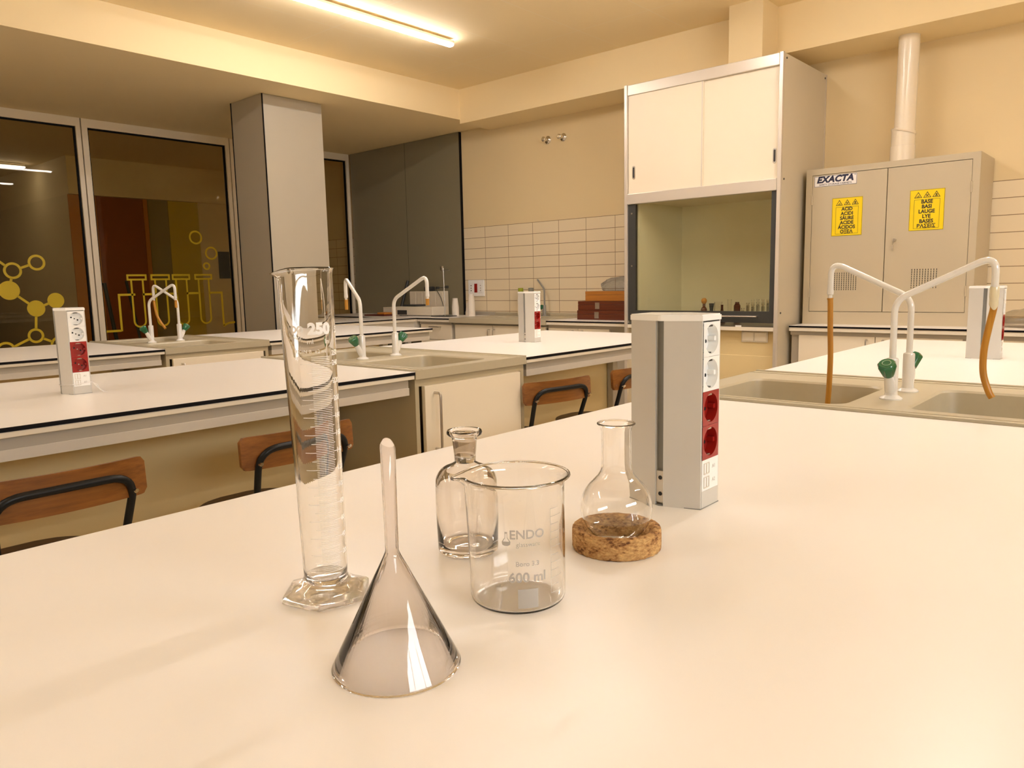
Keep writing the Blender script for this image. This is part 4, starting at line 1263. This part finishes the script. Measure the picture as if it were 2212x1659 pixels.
# retort stand
t = thing('retort_stand', 'thin metal retort stand with clamp on the corner counter', 'retort stand', (-5.20, 4.98, B))
obj('base', one(box, -.13, .10, -.06, .06, 0, .008, .002), M['charcoal'], t)
bm = bmn(); tube(bm, [(0, 0, .008), (-.005, 0, .452)], .005, 10); obj('rod', bm, M['steel'], t, True)
bm = bmn(); tube(bm, [(-.035, 0, .435), (.075, 0, .428)], .004, 8); box(bm, -.03, -.012, -.012, .012, .425, .47, .003); obj('boss_head', bm, M['steel'], t, True)
bm = bmn(); tube(bm, [(-.10, 0, .268), (.05, 0, .275)], .0035, 8); box(bm, -.105, -.075, -.012, .012, .258, .28, .002); box(bm, .025, .05, -.012, .012, .262, .288, .003); obj('clamp', bm, M['charcoal'], t, True)
# balance
t = thing('laboratory_balance', 'low cream laboratory balance with black keypad on the corner counter', 'balance', (-5.62, 5.06, B))
obj('housing', one(box, -.27, .27, -.10, .12, .006, .09, .006), M['cream'], t)
obj('keypad', one(box, -.24, -.10, -.103, -.1001, .012, .055), M['charcoal'], t)
obj('weighing_pan', one(box, -.22, -.03, -.05, .09, .0905, .108, .004), M['charcoal'], t)
bm = bmn()
for x in (-.23, .23):
    for y in (-.07, .09): tube(bm, [(x, y, 0), (x, y, .007)], .012, 10)
obj('foot', bm, M['charcoal'], t)
# ridged white panel box behind it
t = thing('ridged_white_box', 'ridged white equipment box leaning behind the balance', 'equipment box', (-5.70, 5.235, B))
bm = bmn(); box(bm, -.25, .25, -.03, .04, 0, .235, .004)
for i in range(5): box(bm, -.235 + i * .098, -.155 + i * .098, -.034, -.0301, .01, .225, .001)
obj('box_body', bm, M['cream'], t)
t = thing('black_adapter', 'small black adapter with a cable on top of the ridged box', 'adapter', (-5.68, 5.235, B + .2355))
obj('adapter_body', one(box, -.05, .05, -.03, .03, 0, .045, .006), M['charcoal'], t)
bm = bmn(); tube(bm, rounded([(.05, -.015, .02), (.12, -.0455, .05), (.21, -.0455, -.06), (.24, -.0455, -.14), (.262, -.0455, -.225)], .04, 4), .003, 6)
obj('cable', bm, M['charcoal'], t, True)
t = thing('white_carton', 'small white box at the left end of the corner counter objects', 'box', (-6.10, 5.10, B))
obj('carton_body', one(box, -.08, .06, -.06, .06, 0, .07, .003), M['cream'], t)
obj('dark_lid', one(box, -.08, .06, -.06, .06, .0702, .080, .002), M['white'], t)
t = thing('red_tray', 'flat dark red tray with an orange cloth left of the balance', 'tray', (-6.05, 4.90, B))
obj('tray_body', one(box, -.18, .14, -.07, .07, 0, .014, .004), mat('dark_red', (.13, .02, .01), .4), t)
obj('cloth', one(box, .0, .12, -.05, .05, .0142, .035, .008), mat('orange_cloth', (.6, .22, .03), .8), t)
bm = bmn(); tube(bm, [(0, 0, 0), (.035, .10, .345)], .016, 12)
tag(obj('black_rod', bm, M['charcoal'], None, True, (-6.10, 5.19, B)), 'thick black rod leaning upright against the grey cladding', 'rod')
# bottles behind the far tower
for x, m, lb in ((-4.46, 'yg', 'soap bottle with yellow-green cap by the wall sink'), (-4.34, 'gc', 'bottle with grey cap by the wall sink')):
    t = thing('soap_bottle', lb, 'bottle', (x, 5.22, .9028))
    bm = bmn(); lathe(bm, [(0, 0), (.030, 0), (.032, .01), (.032, .15), (.018, .185), (.014, .2), (0, .2)], 20); obj('bottle_body', bm, M['white'], t, True)
    bm = bmn(); lathe(bm, [(0, .2), (.024, .2), (.024, .250), (0, .252)], 20)
    obj('cap', bm, mat('cap_' + m, (.35, .40, .02) if m == 'yg' else (.25, .25, .2), .4), t, True)

# ------------------------------------------------------------------ vinyl graphics on the partition (room side of the glass)
XG = XL + .0036
def flat_ring(bm, y, z, r, wd, n=40):
    a = [bm.verts.new((XG, y + r * math.cos(2 * PI * k / n), z + r * math.sin(2 * PI * k / n))) for k in range(n)]
    if wd <= 0: bm.faces.new(a); return
    b = [bm.verts.new((XG, y + (r - wd) * math.cos(2 * PI * k / n), z + (r - wd) * math.sin(2 * PI * k / n))) for k in range(n)]
    for k in range(n): bm.faces.new((a[k], a[(k + 1) % n], b[(k + 1) % n], b[k]))
def bar(bm, p, q, wd=.018):
    p, q = Vector(p), Vector(q); d = (q - p).normalized(); n = Vector((-d.y, d.x)) * wd / 2
    bm.faces.new([bm.verts.new((XG, *(v))) for v in (p - n, q - n, q + n, p + n)])
def thick(o):
    md = o.modifiers.new('solid', 'SOLIDIFY'); md.thickness = .0004; md.offset = 0; return o
def tt(y0, y1, z):   # y, z pairs lifted to world
    pass
bm = bmn(); w_ = .019; zB = B
# (y, z rel) from the photograph, panes
nodes = [(1.973, .480, .066, 1), (2.148, .545, .064, 1), (1.935, .325, .075, 0), (2.112, .175, .066, 0), (2.262, .235, .063, 0), (2.090, -.045, .060, 1), (1.87, -.15, .07, 1), (2.26, -.13, .07, 1), (1.83, .60, .06, 1)]
for y, z, r, hollow in nodes: flat_ring(bm, y, z + zB, r, w_ if hollow else 0)
for i, j in ((0, 1), (0, 2), (2, 3), (3, 4), (3, 5), (5, 6), (5, 7), (0, 8)):
    p = Vector((nodes[i][0], nodes[i][1] + zB)); q = Vector((nodes[j][0], nodes[j][1] + zB)); d = (q - p).normalized()
    bar(bm, p + d * (nodes[i][2] - .004), q - d * (nodes[j][2] - .004), w_)
tag(thick(obj('molecule_decal', bm, M['vinyl'])), 'yellow molecule sticker of rings and discs on the left glass pane', 'window sticker')
bm = bmn()
for y0, y1 in ((2.841, 3.016), (3.050, 3.226), (3.244, 3.417), (3.458, 3.634)):
    c = (y0 + y1) / 2; zt2, zb2 = .446 + zB, .392 + zB
    bar(bm, (y0, zt2 - .008), (y1, zt2 - .008), .016); bar(bm, (y0, zb2 + .008), (y1, zb2 + .008), .016); bar(bm, (y0 + .008, zb2 + .016), (y0 + .008, zt2 - .016), .016); bar(bm, (y1 - .008, zb2 + .016), (y1 - .008, zt2 - .016), .016)
    r = .058
    bar(bm, (c - r + .008, zb2), (c - r + .008, .03 + zB), .016); bar(bm, (c + r - .008, zb2), (c + r - .008, .03 + zB), .016)
    n = 16
    a = [bm.verts.new((XG, c + r * math.cos(PI + PI * k / n), .03 + zB + r * math.sin(PI + PI * k / n))) for k in range(n + 1)]
    b = [bm.verts.new((XG, c + (r - .016) * math.cos(PI + PI * k / n), .03 + zB + (r - .016) * math.sin(PI + PI * k / n))) for k in range(n + 1)]
    for k in range(n): bm.faces.new((a[k], a[k + 1], b[k + 1], b[k]))
bar(bm, (2.755, .268 + zB), (2.905, .268 + zB), w_)
for a_, b_ in ((2.968, 3.096), (3.176, 3.288), (3.372, 3.494)): bar(bm, (a_, .268 + zB), (b_, .268 + zB), w_)
bar(bm, (3.595, .268 + zB), (3.728, .268 + zB), w_)
bar(bm, (2.764, .258 + zB), (2.764, -.05 + zB), w_); bar(bm, (3.719, .258 + zB), (3.719, -.055 + zB), w_)
for p, q in (((2.62, -.045), (2.76, -.045)), ((3.715, -.055), (3.77, -.03)), ((3.77, -.03), (3.838, -.025))): bar(bm, (p[0], p[1] + zB), (q[0], q[1] + zB), w_)
tag(thick(obj('test_tube_decal', bm, M['vinyl'])), 'yellow sticker of four test tubes in a rack on the right glass pane', 'window sticker')
for y, z, r, lb in ((3.499, .786, .064, 'topmost and largest'), (3.643, .642, .062, 'middle'), (3.587, .520, .036, 'lowest and smallest')):
    bm = bmn(); flat_ring(bm, y, z + zB, r, .016)
    tag(thick(obj('bubble_decal', bm, M['vinyl'])), 'yellow ring sticker above the test tubes, %s of the three' % lb, 'window sticker', 'yellow bubble stickers')

# ------------------------------------------------------------------ furniture in the room beyond
def far_chair(x, y, rot, lb):
    c = dup(ch, (x, y, 0), rot, lb, 'chairs beyond the glass partition'); return c
bench(-9.6, -8.95, -.2, 2.2, 'dark-shadowed bench beyond the left glass pane', group=None)
far_chair(-8.55, 1.35, 0.3 + PI, 'chair beyond the glass behind the molecule sticker')
far_chair(-8.55, 2.05, PI - .2, 'chair beyond the glass left of the window post')
t = thing('folded_stand', 'dark slanted bar standing beyond the glass left of the test tube sticker', 'stand', (-7.6, 2.98, 0))
bm = bmn(); tube(bm, [(0, 0.06, 0), (0, -.10, 1.28)], .018, 8); obj('bar', bm, M['charcoal'], t)
bm = bmn(); tube(bm, [(0, .30, 0), (0, .10, 1.30)], .014, 8); obj('bar', bm, M['charcoal'], t)
